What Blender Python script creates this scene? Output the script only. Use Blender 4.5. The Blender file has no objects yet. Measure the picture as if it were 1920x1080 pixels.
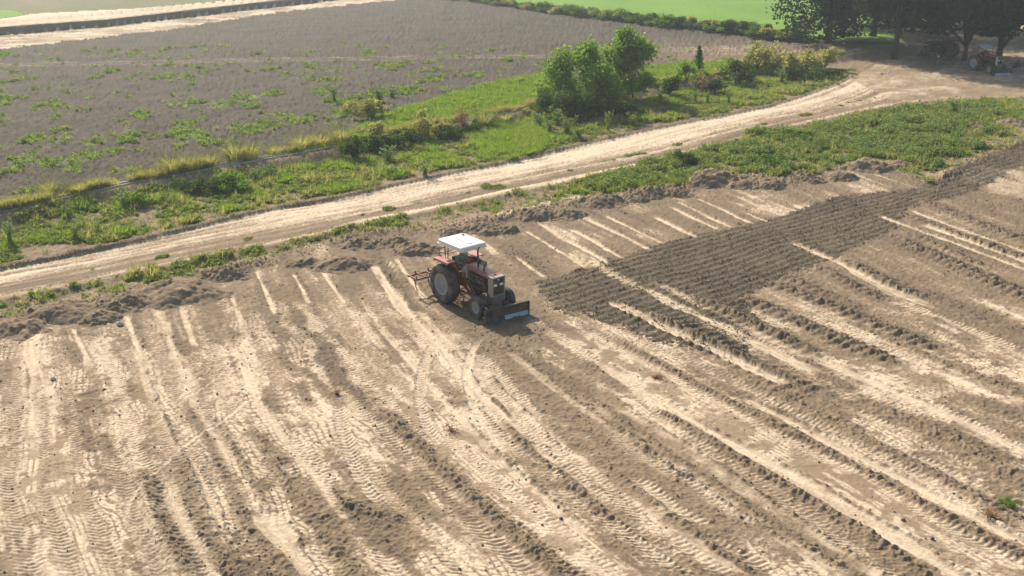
import bpy, math, random
import numpy as np
from mathutils import Vector, Matrix, Euler
R = math.radians
random.seed(7)
rng = np.random.default_rng(7)
S = bpy.context.scene
COL = S.collection

# ------------------------------------------------------------------ camera
CAM_H, PITCH, FPX = 16.0, R(20.8), 1900.0
cam_d = bpy.data.cameras.new('camera')
cam = bpy.data.objects.new('camera', cam_d); COL.objects.link(cam)
cam.location = (0, 0, CAM_H); cam.rotation_euler = (math.pi / 2 - PITCH, 0, 0)
cam_d.sensor_width = 36.0; cam_d.lens = FPX / 1920 * 36.0
cam_d.clip_start = 0.1; cam_d.clip_end = 8000
S.camera = cam

# ------------------------------------------------------------------ light
SUN_AZ, SUN_EL = R(-30), R(35)          # the sun stands beyond the scene, a little to the left
w = bpy.data.worlds.new('World'); S.world = w; w.use_nodes = True
nt = w.node_tree; nt.nodes.clear()
sky = nt.nodes.new('ShaderNodeTexSky'); sky.sky_type = 'NISHITA'; sky.sun_disc = False
sky.sun_elevation = SUN_EL; sky.sun_rotation = SUN_AZ % (2 * math.pi)
sky.air_density = 1.2; sky.dust_density = 2.5; sky.ozone_density = 1.0
bg = nt.nodes.new('ShaderNodeBackground'); bg.inputs['Strength'].default_value = 0.105
wo = nt.nodes.new('ShaderNodeOutputWorld')
nt.links.new(sky.outputs[0], bg.inputs['Color']); nt.links.new(bg.outputs[0], wo.inputs['Surface'])
sd = bpy.data.lights.new('sun', 'SUN'); sd.energy = 4.6; sd.angle = R(0.6); sd.color = (1.0, 0.91, 0.77)
sun = bpy.data.objects.new('sun', sd); COL.objects.link(sun)
sdir = Vector((math.sin(SUN_AZ) * math.cos(SUN_EL), math.cos(SUN_AZ) * math.cos(SUN_EL), math.sin(SUN_EL)))
sun.rotation_euler = sdir.to_track_quat('Z', 'Y').to_euler(); sun.location = (-30, 60, 60)
S.view_settings.view_transform = 'Standard'; S.view_settings.look = 'None'
S.view_settings.gamma = 1.0; S.view_settings.use_curve_mapping = False
S.view_settings.exposure = 0.56
S.cycles.use_denoising = True; S.cycles.max_bounces = 6; S.cycles.transparent_max_bounces = 8
S.cycles.volume_bounces = 0; S.cycles.diffuse_bounces = 3

# ------------------------------------------------------------------ helpers
CT, ST = math.cos(PITCH), math.sin(PITCH)
def G(px, py, z=0.0):
    """world (x, y) of a photograph pixel on the plane at height z"""
    u, v = (px - 960) / FPX, (py - 540) / FPX
    t = (CAM_H - z) / (ST + v * CT)
    return (t * u, t * (CT - v * ST))
def GL(pts, z=0.0): return np.array([G(a, b, z) for a, b in pts])
def lerpx(xs, ys, x):
    """piecewise linear with linear extrapolation"""
    xs = np.asarray(xs, float); ys = np.asarray(ys, float)
    o = np.argsort(xs); xs = xs[o]; ys = ys[o]
    r = np.interp(x, xs, ys)
    sl = (ys[1] - ys[0]) / (xs[1] - xs[0]); sr = (ys[-1] - ys[-2]) / (xs[-1] - xs[-2])
    r = np.where(x < xs[0], ys[0] + (x - xs[0]) * sl, r)
    return np.where(x > xs[-1], ys[-1] + (x - xs[-1]) * sr, r)
def sstep(a, b, x):
    t = np.clip((x - a) / (b - a), 0, 1); return t * t * (3 - 2 * t)
TAB = np.random.default_rng(3).random((256, 256)).astype(np.float32)
def noise(x, y, seed=0):
    x = x + seed * 17.31; y = y + seed * 9.77
    xi = np.floor(x); yi = np.floor(y); fx = (x - xi).astype(np.float32); fy = (y - yi).astype(np.float32)
    xi = xi.astype(np.int64) & 255; yi = yi.astype(np.int64) & 255
    x1 = (xi + 1) & 255; y1 = (yi + 1) & 255
    fx = fx * fx * (3 - 2 * fx); fy = fy * fy * (3 - 2 * fy)
    a = TAB[yi, xi]; b = TAB[yi, x1]; c = TAB[y1, xi]; d = TAB[y1, x1]
    return (a + (b - a) * fx) * (1 - fy) + (c + (d - c) * fx) * fy
def fbm(x, y, seed=0, o=3):
    s = 0; a = 1; t = 0
    for i in range(o):
        s = s + a * noise(x * 2 ** i, y * 2 ** i, seed + i * 3); t += a; a *= .55
    return s / t
def inpoly(x, y, poly):
    r = np.zeros(x.shape, bool); n = len(poly)
    for i in range(n):
        x0, y0 = poly[i]; x1, y1 = poly[(i + 1) % n]
        if y0 == y1: continue
        c = ((y0 > y) != (y1 > y)) & (x < (x1 - x0) * (y - y0) / (y1 - y0) + x0)
        r ^= c
    return r

def link(o, parent=None):
    COL.objects.link(o)
    if parent is not None: o.parent = parent
    return o
def tag(o, label=None, cat=None, group=None, kind=None):
    if label: o['label'] = label
    if cat: o['category'] = cat
    if group: o['group'] = group
    if kind: o['kind'] = kind
    return o
def empty(name, loc, rz=0, label=None, cat=None, group=None):
    o = bpy.data.objects.new(name, None); o.location = loc; o.rotation_euler = (0, 0, rz)
    o.empty_display_size = .3
    link(o); return tag(o, label, cat, group)
def copy_tree(o, parent=None):
    c = o.copy(); COL.objects.link(c); c.parent = parent
    for ch in list(o.children): copy_tree(ch, c)
    return c

def mat(name, col, rough=.8, metal=0.0, vary=.25, scale=6.0, bump=0.0, dust=0.0, spec=.3):
    m = bpy.data.materials.new(name); m.use_nodes = True; n = m.node_tree; b = n.nodes['Principled BSDF']
    b.inputs['Roughness'].default_value = rough; b.inputs['Metallic'].default_value = metal
    b.inputs['Specular IOR Level'].default_value = spec
    tc = n.nodes.new('ShaderNodeTexCoord')
    no = n.nodes.new('ShaderNodeTexNoise'); no.inputs['Scale'].default_value = scale; no.inputs['Detail'].default_value = 6
    n.links.new(tc.outputs['Object'], no.inputs['Vector'])
    mx = n.nodes.new('ShaderNodeMix'); mx.data_type = 'RGBA'
    mx.inputs[6].default_value = (*[c * (1 - vary) for c in col], 1); mx.inputs[7].default_value = (*[min(1, c * (1 + vary)) for c in col], 1)
    n.links.new(no.outputs['Fac'], mx.inputs[0]); out = mx.outputs[2]
    if dust > 0:
        d = n.nodes.new('ShaderNodeMix'); d.data_type = 'RGBA'
        n2 = n.nodes.new('ShaderNodeTexNoise'); n2.inputs['Scale'].default_value = 3.1; n2.inputs['Detail'].default_value = 8
        n.links.new(tc.outputs['Object'], n2.inputs['Vector'])
        r = n.nodes.new('ShaderNodeMapRange'); r.inputs[1].default_value = .35; r.inputs[2].default_value = .7; r.inputs[4].default_value = dust
        n.links.new(n2.outputs['Fac'], r.inputs[0]); n.links.new(r.outputs[0], d.inputs[0])
        n.links.new(out, d.inputs[6]); d.inputs[7].default_value = (.33, .26, .19, 1); out = d.outputs[2]
    n.links.new(out, b.inputs['Base Color'])
    if bump > 0:
        bp = n.nodes.new('ShaderNodeBump'); bp.inputs['Strength'].default_value = bump; bp.inputs['Distance'].default_value = .02
        n.links.new(no.outputs['Fac'], bp.inputs['Height']); n.links.new(bp.outputs[0], b.inputs['Normal'])
    return m
def leafmat(name, c0, c1, trans=.5, tcol=None):
    m = bpy.data.materials.new(name); m.use_nodes = True; n = m.node_tree; n.nodes.clear()
    out = n.nodes.new('ShaderNodeOutputMaterial')
    oi = n.nodes.new('ShaderNodeObjectInfo'); ge = n.nodes.new('ShaderNodeTexCoord')
    no = n.nodes.new('ShaderNodeTexNoise'); no.inputs['Scale'].default_value = 2.3; no.inputs['Detail'].default_value = 4
    n.links.new(ge.outputs['Object'], no.inputs['Vector'])
    ad = n.nodes.new('ShaderNodeMath'); ad.operation = 'MULTIPLY_ADD'; ad.inputs[1].default_value = .5
    n.links.new(oi.outputs['Random'], ad.inputs[0])
    r = n.nodes.new('ShaderNodeMapRange'); r.inputs[1].default_value = .3; r.inputs[2].default_value = .7; r.inputs[3].default_value = 0; r.inputs[4].default_value = .5
    n.links.new(no.outputs['Fac'], r.inputs[0]); n.links.new(r.outputs[0], ad.inputs[2])
    mx = n.nodes.new('ShaderNodeMix'); mx.data_type = 'RGBA'; mx.inputs[6].default_value = (*c0, 1); mx.inputs[7].default_value = (*c1, 1)
    n.links.new(ad.outputs[0], mx.inputs[0])
    df = n.nodes.new('ShaderNodeBsdfDiffuse'); tr = n.nodes.new('ShaderNodeBsdfTranslucent')
    n.links.new(mx.outputs[2], df.inputs['Color'])
    tm = n.nodes.new('ShaderNodeMix'); tm.data_type = 'RGBA'; tm.blend_type = 'MULTIPLY'; tm.inputs[0].default_value = 1
    n.links.new(mx.outputs[2], tm.inputs[6]); tm.inputs[7].default_value = (*(tcol or (1.5, 1.5, .7)), 1)
    n.links.new(tm.outputs[2], tr.inputs['Color'])
    ms = n.nodes.new('ShaderNodeMixShader'); ms.inputs[0].default_value = trans
    n.links.new(df.outputs[0], ms.inputs[1]); n.links.new(tr.outputs[0], ms.inputs[2])
    n.links.new(ms.outputs[0], out.inputs['Surface'])
    return m

class MB:
    """collects shapes, linked as ONE mesh object"""
    def __init__(s): s.v = []; s.f = []; s.sm = []
    def add(s, vs, fs, smooth=False, M=None):
        b = len(s.v)
        for p in vs:
            p = Vector(p); s.v.append(tuple(M @ p if M is not None else p))
        for f in fs: s.f.append(tuple(b + i for i in f)); s.sm.append(smooth)
        return s
    def box(s, c, d, rot=None, taper=1.0):
        x, y, z = d[0] / 2, d[1] / 2, d[2] / 2; t = taper
        vs = [(-x, -y, -z), (x, -y, -z), (x, y, -z), (-x, y, -z), (-x * t, -y * t, z), (x * t, -y * t, z), (x * t, y * t, z), (-x * t, y * t, z)]
        M = Matrix.Translation(c)
        if rot: M = M @ Euler(rot).to_matrix().to_4x4()
        return s.add(vs, [(0, 3, 2, 1), (4, 5, 6, 7), (0, 1, 5, 4), (1, 2, 6, 5), (2, 3, 7, 6), (3, 0, 4, 7)], False, M)
    def tube(s, pts, r, n=7, smooth=True):
        pts = [Vector(p) for p in pts]; rr = r if isinstance(r, (list, tuple)) else [r] * len(pts)
        vs = []; fs = []; prev = None
        for i, p in enumerate(pts):
            d = (pts[min(i + 1, len(pts) - 1)] - pts[max(i - 1, 0)]).normalized()
            a = d.orthogonal().normalized() if prev is None else (prev - d * prev.dot(d)).normalized()
            prev = a; b = d.cross(a)
            for k in range(n):
                t = 2 * math.pi * k / n; vs.append(p + (a * math.cos(t) + b * math.sin(t)) * rr[i])
        for i in range(len(pts) - 1):
            for k in range(n):
                k2 = (k + 1) % n; fs.append((i * n + k, i * n + k2, (i + 1) * n + k2, (i + 1) * n + k))
        fs.append(tuple(reversed(range(n)))); fs.append(tuple((len(pts) - 1) * n + k for k in range(n)))
        return s.add(vs, fs, smooth)
    def lathe(s, prof, M, n=36, smooth=True, closed=False):
        """profile (radius, height) turned about local Z, placed by M"""
        vs = []; fs = []
        for r, h in prof:
            for k in range(n):
                t = 2 * math.pi * k / n; vs.append((r * math.cos(t), r * math.sin(t), h))
        m = len(prof)
        for i in range(m if closed else m - 1):
            j = (i + 1) % m
            for k in range(n):
                k2 = (k + 1) % n; fs.append((i * n + k, i * n + k2, j * n + k2, j * n + k))
        return s.add(vs, fs, smooth, M)
    def prism(s, poly, y0, y1, smooth=False):
        """polygon in XZ pulled along Y"""
        n = len(poly); vs = [(x, y0, z) for x, z in poly] + [(x, y1, z) for x, z in poly]
        fs = [tuple(range(n)), tuple(reversed(range(n, 2 * n)))] + [(i, i + n, (i + 1) % n + n, (i + 1) % n) for i in range(n)]
        return s.add(vs, fs, smooth)
    def build(s, name, m, parent=None, label=None):
        me = bpy.data.meshes.new(name); me.from_pydata(s.v, [], s.f); me.materials.append(m)
        me.polygons.foreach_set('use_smooth', s.sm); me.update()
        o = link(bpy.data.objects.new(name, me), parent)
        if label: o['label'] = label
        return o
def rawmesh(name, V, F, m, smooth=True):
    me = bpy.data.meshes.new(name); V = np.asarray(V, np.float32); F = np.asarray(F, np.int32); k = F.shape[1]
    me.vertices.add(len(V)); me.vertices.foreach_set('co', V.ravel())
    me.loops.add(F.size); me.loops.foreach_set('vertex_index', F.ravel())
    me.polygons.add(len(F)); me.polygons.foreach_set('loop_start', np.arange(0, F.size, k, dtype=np.int32))
    me.polygons.foreach_set('loop_total', np.full(len(F), k, np.int32))
    me.polygons.foreach_set('use_smooth', np.full(len(F), smooth))
    if m: me.materials.append(m)
    me.update(calc_edges=True); return me

# ------------------------------------------------------------------ the lie of the land
# the lines that divide it, traced along the ground
L_field = GL([(-200, 655), (0, 600), (120, 583), (220, 558), (330, 532), (470, 495), (560, 470), (680, 442), (800, 430), (900, 417), (1000, 398), (1100, 375), (1200, 362), (1290, 350), (1335, 330), (1460, 338), (1580, 316), (1630, 300)])
L_field = np.vstack([L_field, GL([(1745, 345), (1815, 305), (1920, 268), (2100, 215)])])
L_rlow = GL([(0, 560), (160, 530), (300, 500), (605, 440), (730, 412), (960, 362), (1100, 334), (1185, 315), (1285, 287), (1440, 248), (1515, 232), (1615, 210), (1700, 193), (1790, 187), (1920, 183)])
L_rup = GL([(15, 500), (240, 455), (480, 402), (700, 358), (960, 304), (1135, 262), (1300, 230), (1440, 201), (1565, 163), (1640, 120), (1760, 60)])
L_chan = GL([(-60, 414), (0, 402), (60, 390), (140, 370), (260, 345), (310, 336), (480, 305), (582, 288), (700, 262), (812, 239), (955, 214), (997, 204), (1200, 168), (1577, 104), (1640, 89)], .42)
ZF = .28                                              # level of the far fields
L_pale = GL([(-300, 125), (0, 92), (170, 74), (330, 54), (480, 30), (560, 19), (700, 5), (800, -3)], ZF)
L_bank0 = GL([(-300, 92), (0, 66.5), (200, 51), (470, 18.5), (640, 0), (760, -12)], ZF)
L_bank1 = GL([(-300, 86), (0, 59), (200, 43), (470, 9), (620, -8), (760, -22)], 1.1)
L_can1 = GL([(-300, 72), (0, 45.5), (150, 33), (470, 3), (600, -10)], 1.1)
L_can2 = GL([(-300, 64), (0, 39), (60, 26), (240, 17), (400, 7), (560, -8)], ZF)
L_hedge = GL([(700, -16), (840, -4), (1000, 20), (1130, 36), (1250, 51), (1400, 66), (1480, 78), (1700, 84)], ZF)
def yl(L, x): return lerpx(L[:, 0], L[:, 1], x)

# the curved lanes of the levelled field: guide lines from the far edge to the near one
GUIDES = [[(60, 590), (20, 640), (9, 926), (38, 1056)],
          [(130, 590), (175, 700), (237, 944), (300, 1080)],
          [(400, 530), (440, 640), (500, 760), (620, 900), (760, 1080)],
          [(540, 520), (575, 600), (650, 700), (760, 800), (870, 900), (1000, 1010), (1080, 1080)],
          [(690, 480), (760, 580), (890, 720), (1000, 850), (1120, 955), (1290, 1080)],
          [(850, 440), (930, 510), (1010, 575), (1160, 660), (1275, 725), (1400, 790), (1559, 875), (1736, 975), (1900, 1060)],
          [(940, 430), (1050, 500), (1160, 570), (1390, 680), (1640, 792), (1920, 935)],
          [(1170, 395), (1300, 455), (1465, 538), (1665, 612), (1865, 697)],
          [(1400, 345), (1560, 410), (1690, 455), (1920, 555)],
          [(1600, 320), (1760, 375), (1920, 430)]]
GW = [GL(g) for g in GUIDES]
GW = [GW[0] + np.array([-9., 1.])] + GW + [GW[-1] + np.array([14., 2.])]
def gx(k, y):
    g = GW[k]; x = lerpx(g[:, 1], g[:, 0], y)
    s = (lerpx(g[:, 1], g[:, 0], y + .4) - lerpx(g[:, 1], g[:, 0], y - .4)) / .8
    return x, np.clip(s, -1.6, .2)
GP = []; xx = None
for k in range(len(GW)): GP.append(float(gx(k, np.array([36.]))[0][0]) * .85)
def lanes(x, y):
    """p: metres across the lanes, gm: its gradient"""
    p = np.zeros_like(x); gm = np.ones_like(x); done = np.zeros(x.shape, bool)
    X0, S0 = gx(0, y)
    for k in range(len(GW) - 1):
        X1, S1 = gx(k + 1, y); X1 = np.maximum(X1, X0 + .5)
        sel = (~done) & ((x < X1) | (k == len(GW) - 2))
        t = (x - X0) / (X1 - X0); d = GP[k + 1] - GP[k]
        p = np.where(sel, GP[k] + t * d, p)
        sl = S0 + (S1 - S0) * np.clip(t, 0, 1)
        gm = np.where(sel, d / (X1 - X0) / np.sqrt(1 + 0 * sl) * np.sqrt(1 + sl * sl), gm)
        done |= sel; X0, S0 = X1, S1
    return p, np.clip(gm, .45, 2.2)

# lane features: kind, anchor pixel, from row, to row, width (m), strength
FEAT = [
 ('C', 80, 900, 810, 1090, 2.2, .9), ('T', 12, 926, 600, 1090, .5, 1), ('T', 120, 700, 600, 900, .45, .9), ('T', 201, 778, 600, 1090, .48, 1),
 ('T', 262, 690, 595, 930, .45, .8), ('T', 190, 1010, 900, 1090, .5, 1), ('T', 306, 935, 800, 1090, .5, 1.1), ('T', 285, 1035, 940, 1090, .45, 1),
 ('W', 341, 1027, 880, 1090, .7, .8), ('T', 400, 915, 830, 1010, .45, 1.3), ('W', 420, 1027, 850, 1090, .6, .6), ('L', 400, 935, 860, 1000, .1, .8),
 ('W', 489, 997, 760, 1090, .55, .7), ('L', 560, 1040, 960, 1090, .5, .8), ('W', 462, 868, 780, 960, .4, .5), ('T', 440, 780, 640, 900, .45, 1), ('P', 530, 900, 700, 1090, .42, 1), ('T', 90, 960, 700, 1090, .45, 1), ('P', 250, 800, 620, 960, .42, 1), ('T', 380, 740, 600, 860, .45, 1), ('P', 595, 872, 545, 1090, .42, 1.1), ('W', 580, 940, 800, 1090, .7, .75),
 ('P', 520, 850, 660, 900, .3, .6), ('P', 760, 800, 560, 1090, .48, 1.2), ('W', 850, 893, 770, 1090, .5, 1.25), ('T', 812, 900, 790, 1090, .48, 1.4),
 ('C', 860, 835, 700, 1090, 1.3, 1), ('P', 940, 905, 780, 1090, .42, 1), ('T', 985, 862, 740, 1090, .45, 1.3), ('W', 1030, 878, 790, 1090, .45, 1.2),
 ('P', 1078, 925, 760, 1090, .42, 1), ('P', 1134, 915, 660, 1090, .4, 1), ('R', 1130, 830, 640, 1010, 1.9, .9), ('L', 1110, 775, 640, 900, .2, .6), ('P', 1227, 925, 790, 1090, .4, 1),
 ('T', 1311, 925, 800, 1090, .45, 1.2), ('R', 1265, 850, 690, 1090, .9, .7), ('W', 1400, 872, 770, 1090, .5, 1.3), ('T', 1360, 873, 800, 1090, .45, 1.2), ('L', 1500, 908, 640, 1090, .5, 1.1),
 ('C', 1500, 862, 620, 1090, 1.5, 1.3), ('P', 1600, 890, 590, 1090, .5, 1.1), ('T', 1350, 748, 620, 860, .45, 1.5), ('W', 1559, 852, 640, 1090, .5, 1.1), ('T', 1250, 655, 610, 820, .42, 1.4),
 ('L', 1640, 870, 740, 1020, .35, .9), ('W', 1690, 850, 690, 1010, .9, .9), ('P', 1730, 855, 800, 920, .4, .9), ('W', 1771, 815, 740, 920, .7, .9), ('P', 1580, 755, 690, 810, .45, 1), ('R', 1700, 700, 640, 900, .8, .6),
 ('P', 1771, 785, 690, 840, .4, 1), ('T', 1850, 772, 710, 850, .45, 1.2), ('W', 1720, 655, 600, 760, .7, 1), ('P', 1650, 650, 590, 700, .5, 1), ('P', 1880, 640, 560, 760, .5, 1),
 ('M', 1765, 462, 440, 500, 0.52, 1.2), ('M', 1778, 493, 455, 596, 0.65, 1.3), ('M', 1640, 516, 490, 557, 0.65, 1.3), ('M', 1590, 526, 500, 560, 0.52, 1.2), ('M', 1530, 541, 515, 575, 0.52, 1.1),
 ('M', 1560, 573, 530, 658, 0.78, 1.4), ('M', 1480, 594, 560, 681, 0.78, 1.3), ('M', 1860, 520, 440, 615, 0.65, 1.0), ('M', 1850, 455, 400, 535, 0.78, 1.1), ('M', 1880, 430, 370, 478, 1.04, 1.0), ('M', 1330, 640, 590, 738, 1.04, 1.3), ('M', 1420, 610, 560, 668, 0.65, 1.2),
 ('L', 1300, 585, 540, 700, .45, 1.3), ('L', 1240, 607, 565, 720, .5, 1.2), ('L', 1800, 425, 392, 480, .22, 1.1), ('L', 1790, 452, 403, 520, .22, 1.1), ('L', 1600, 508, 455, 580, .35, .9), ('L', 1900, 480, 420, 560, .3, 1),
 ('L', 1045, 466, 432, 502, .17, 1.1), ('L', 1070, 452, 418, 497, .17, 1.2), ('L', 1122, 457, 430, 486, .2, 1.1), ('L', 1172, 447, 405, 470, .18, 1.2), ('L', 1205, 440, 405, 458, .15, 1.1),
 ('L', 1260, 427, 408, 447, .2, 1.2), ('L', 1297, 410, 388, 432, .16, 1.2), ('L', 1335, 412, 378, 428, .16, 1.2), ('L', 1365, 401, 372, 421, .17, 1.2), ('L', 1417, 408, 398, 418, .15, 1), ('L', 1425, 388, 368, 405, .15, 1.1),
 ('L', 1635, 340, 325, 352, .16, 1.1), ('L', 1670, 337, 322, 353, .17, 1.2), ('L', 1000, 500, 478, 520, .2, 1), ('L', 490, 535, 500, 590, .16, 1.2), ('L', 620, 530, 505, 570, .16, 1.1), ('L', 560, 530, 512, 570, .16, 1.1),
 ('L', 755, 500, 484, 560, .17, 1.2), ('L', 435, 575, 550, 640, .17, 1.1), ('L', 256, 630, 590, 690, .17, 1.3), ('L', 345, 600, 572, 650, .16, 1.1), ('L', 152, 640, 612, 690, .18, 1.1), ('L', 68, 660, 625, 720, .17, 1.1), ('L', 860, 500, 470, 520, .15, .6),
 ('T', 700, 560, 520, 700, .45, 1), ('T', 640, 600, 540, 720, .45, .9), ('P', 560, 640, 560, 740, .45, .9), ('T', 470, 640, 560, 760, .45, .9), ('T', 380, 640, 570, 780, .45, 1), ('T', 320, 700, 590, 880, .45, 1),
 ('T', 820, 700, 600, 760, .42, .9), ('P', 960, 720, 640, 800, .4, .9), ('T', 720, 700, 600, 780, .45, .9), ('P', 640, 740, 640, 800, .42, .8), ('T', 1100, 690, 610, 800, .4, .8), ('P', 1060, 640, 590, 760, .4, 1.0),
]
POLY = [  # crossing wheel marks traced one by one: points, width, pale, kind
 ([(905, 628), (880, 668), (872, 705), (885, 760), (915, 805), (965, 850)], .30, .9, 'S'),
 ([(815, 640), (793, 690), (785, 745), (800, 800), (830, 840)], .36, .8, 'T'),
 ([(630, 760), (650, 830), (672, 890), (700, 930), (735, 962)], .42, .8, 'T'),
 ([(470, 745), (420, 790), (375, 815), (330, 850), (275, 905), (240, 940), (232, 990)], .16, .75, 'S'),
 ([(450, 660), (400, 715), (345, 745), (295, 790), (262, 815)], .14, .5, 'S'),
 ([(0, 842), (60, 820), (110, 812)], .12, -.7, 'S'),
 ([(650, 948), (690, 962), (742, 975)], .5, -1.2, 'H'),
 ([(0, 905), (120, 870), (190, 850)], .1, -.5, 'S'), ([(20, 980), (130, 950), (200, 930)], .1, -.5, 'S'), ([(60, 800), (150, 770), (330, 700)], .12, .3, 'S'),
]
_fr = random.Random(21)
for _k in range(60):
    _x = _fr.uniform(-20, 1920); _y = _fr.uniform(640, 1040); FEAT.insert(0, (_fr.choice('TPTPL'), _x, _y, _y - _fr.uniform(60, 260), _y + _fr.uniform(60, 200), _fr.choice((.42, .45, .2)), _fr.uniform(.6, 1.1)))
FW = []
for kd, ax, ay, r0, r1, wd, st in FEAT:
    a = np.array(G(ax, ay)); p0, _ = lanes(a[:1], a[1:2])
    FW.append((kd, float(p0[0]), G(960, r0)[1], G(960, r1)[1], wd, st))
def densify(P, step=.12):
    out = []; 
    for a, b in zip(P[:-1], P[1:]):
        n = max(2, int(np.hypot(*(b - a)) / step)); t = np.linspace(0, 1, n, endpoint=False)[:, None]; out.append(a + (b - a) * t)
    return np.vstack(out + [P[-1:]])
def smooth(P, k=6):
    for _ in range(k): P = np.vstack([P[:1], (P[:-2] + 2 * P[1:-1] + P[2:]) / 4, P[-1:]])
    return P
PW = [(smooth(densify(GL(a)), 12), wd, pl, kd) for a, wd, pl, kd in POLY]
TILL = GL([(1005, 530), (1095, 503), (1180, 478), (1255, 455), (1360, 430), (1435, 413), (1505, 390), (1565, 367), (1690, 355), (1745, 346), (1815, 305), (1920, 268), (2100, 215),
           (2100, 270), (1920, 307), (1868, 338), (1835, 357), (1760, 376), (1700, 392), (1690, 425), (1640, 450), (1560, 490), (1470, 520), (1400, 560), (1420, 610), (1390, 685), (1330, 665), (1240, 640), (1160, 615), (1030, 577)])
LUSH = GL([(1080, 360), (1130, 338), (1200, 312), (1300, 287), (1440, 254), (1560, 231), (1640, 213), (1720, 203), (1870, 200), (1885, 216), (1830, 228), (1860, 248), (1940, 240), (1940, 262), (1850, 275), (1790, 300), (1745, 318), (1710, 312), (1680, 302), (1630, 296), (1580, 312), (1470, 335), (1400, 335), (1335, 325), (1290, 347), (1200, 362)])
BRIGHT = [GL(a, .3) for a in ([(540, 287), (640, 258), (740, 213), (900, 163), (1015, 138), (1020, 190), (960, 207), (900, 220), (800, 242), (640, 283)],
          [(1200, 130), (1290, 120), (1420, 118), (1420, 150), (1330, 150), (1220, 172)])]
BRIGHT.append(GL([(870, 262), (900, 235), (960, 232), (1010, 240), (1040, 262), (1010, 290), (960, 300), (900, 285)]))
BAND = GL([(-100, 335), (0, 312), (120, 298), (240, 262), (360, 245), (480, 232), (600, 205), (620, 222), (480, 252), (400, 275), (240, 285), (120, 315), (0, 330), (-100, 350)], ZF)
PATCH = [(210, 97, 5), (252, 102, 6), (300, 96, 5), (312, 92, 3), (372, 88, 5), (178, 145, 4), (210, 135, 5), (108, 197, 3), (165, 187, 3), (350, 170, 4), (262, 215, 5), (275, 222, 5), (365, 193, 5), (410, 199, 7), (455, 185, 8), (470, 198, 5), (508, 180, 4), (645, 82, 3), (672, 88, 3), (725, 90, 3), (590, 128, 5), (664, 128, 4), (740, 128, 6), (805, 118, 4), (920, 95, 4), (60, 262, 6), (350, 250, 5), (230, 262, 5), (45, 298, 6), (180, 268, 5), (330, 232, 5), (680, 200, 9), (640, 215, 8), (700, 180, 8), (760, 170, 8), (620, 190, 6), (820, 150, 7), (900, 140, 6)]
PATCHW = [(*G(a, b, ZF), r) for a, b, r in PATCH]

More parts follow.
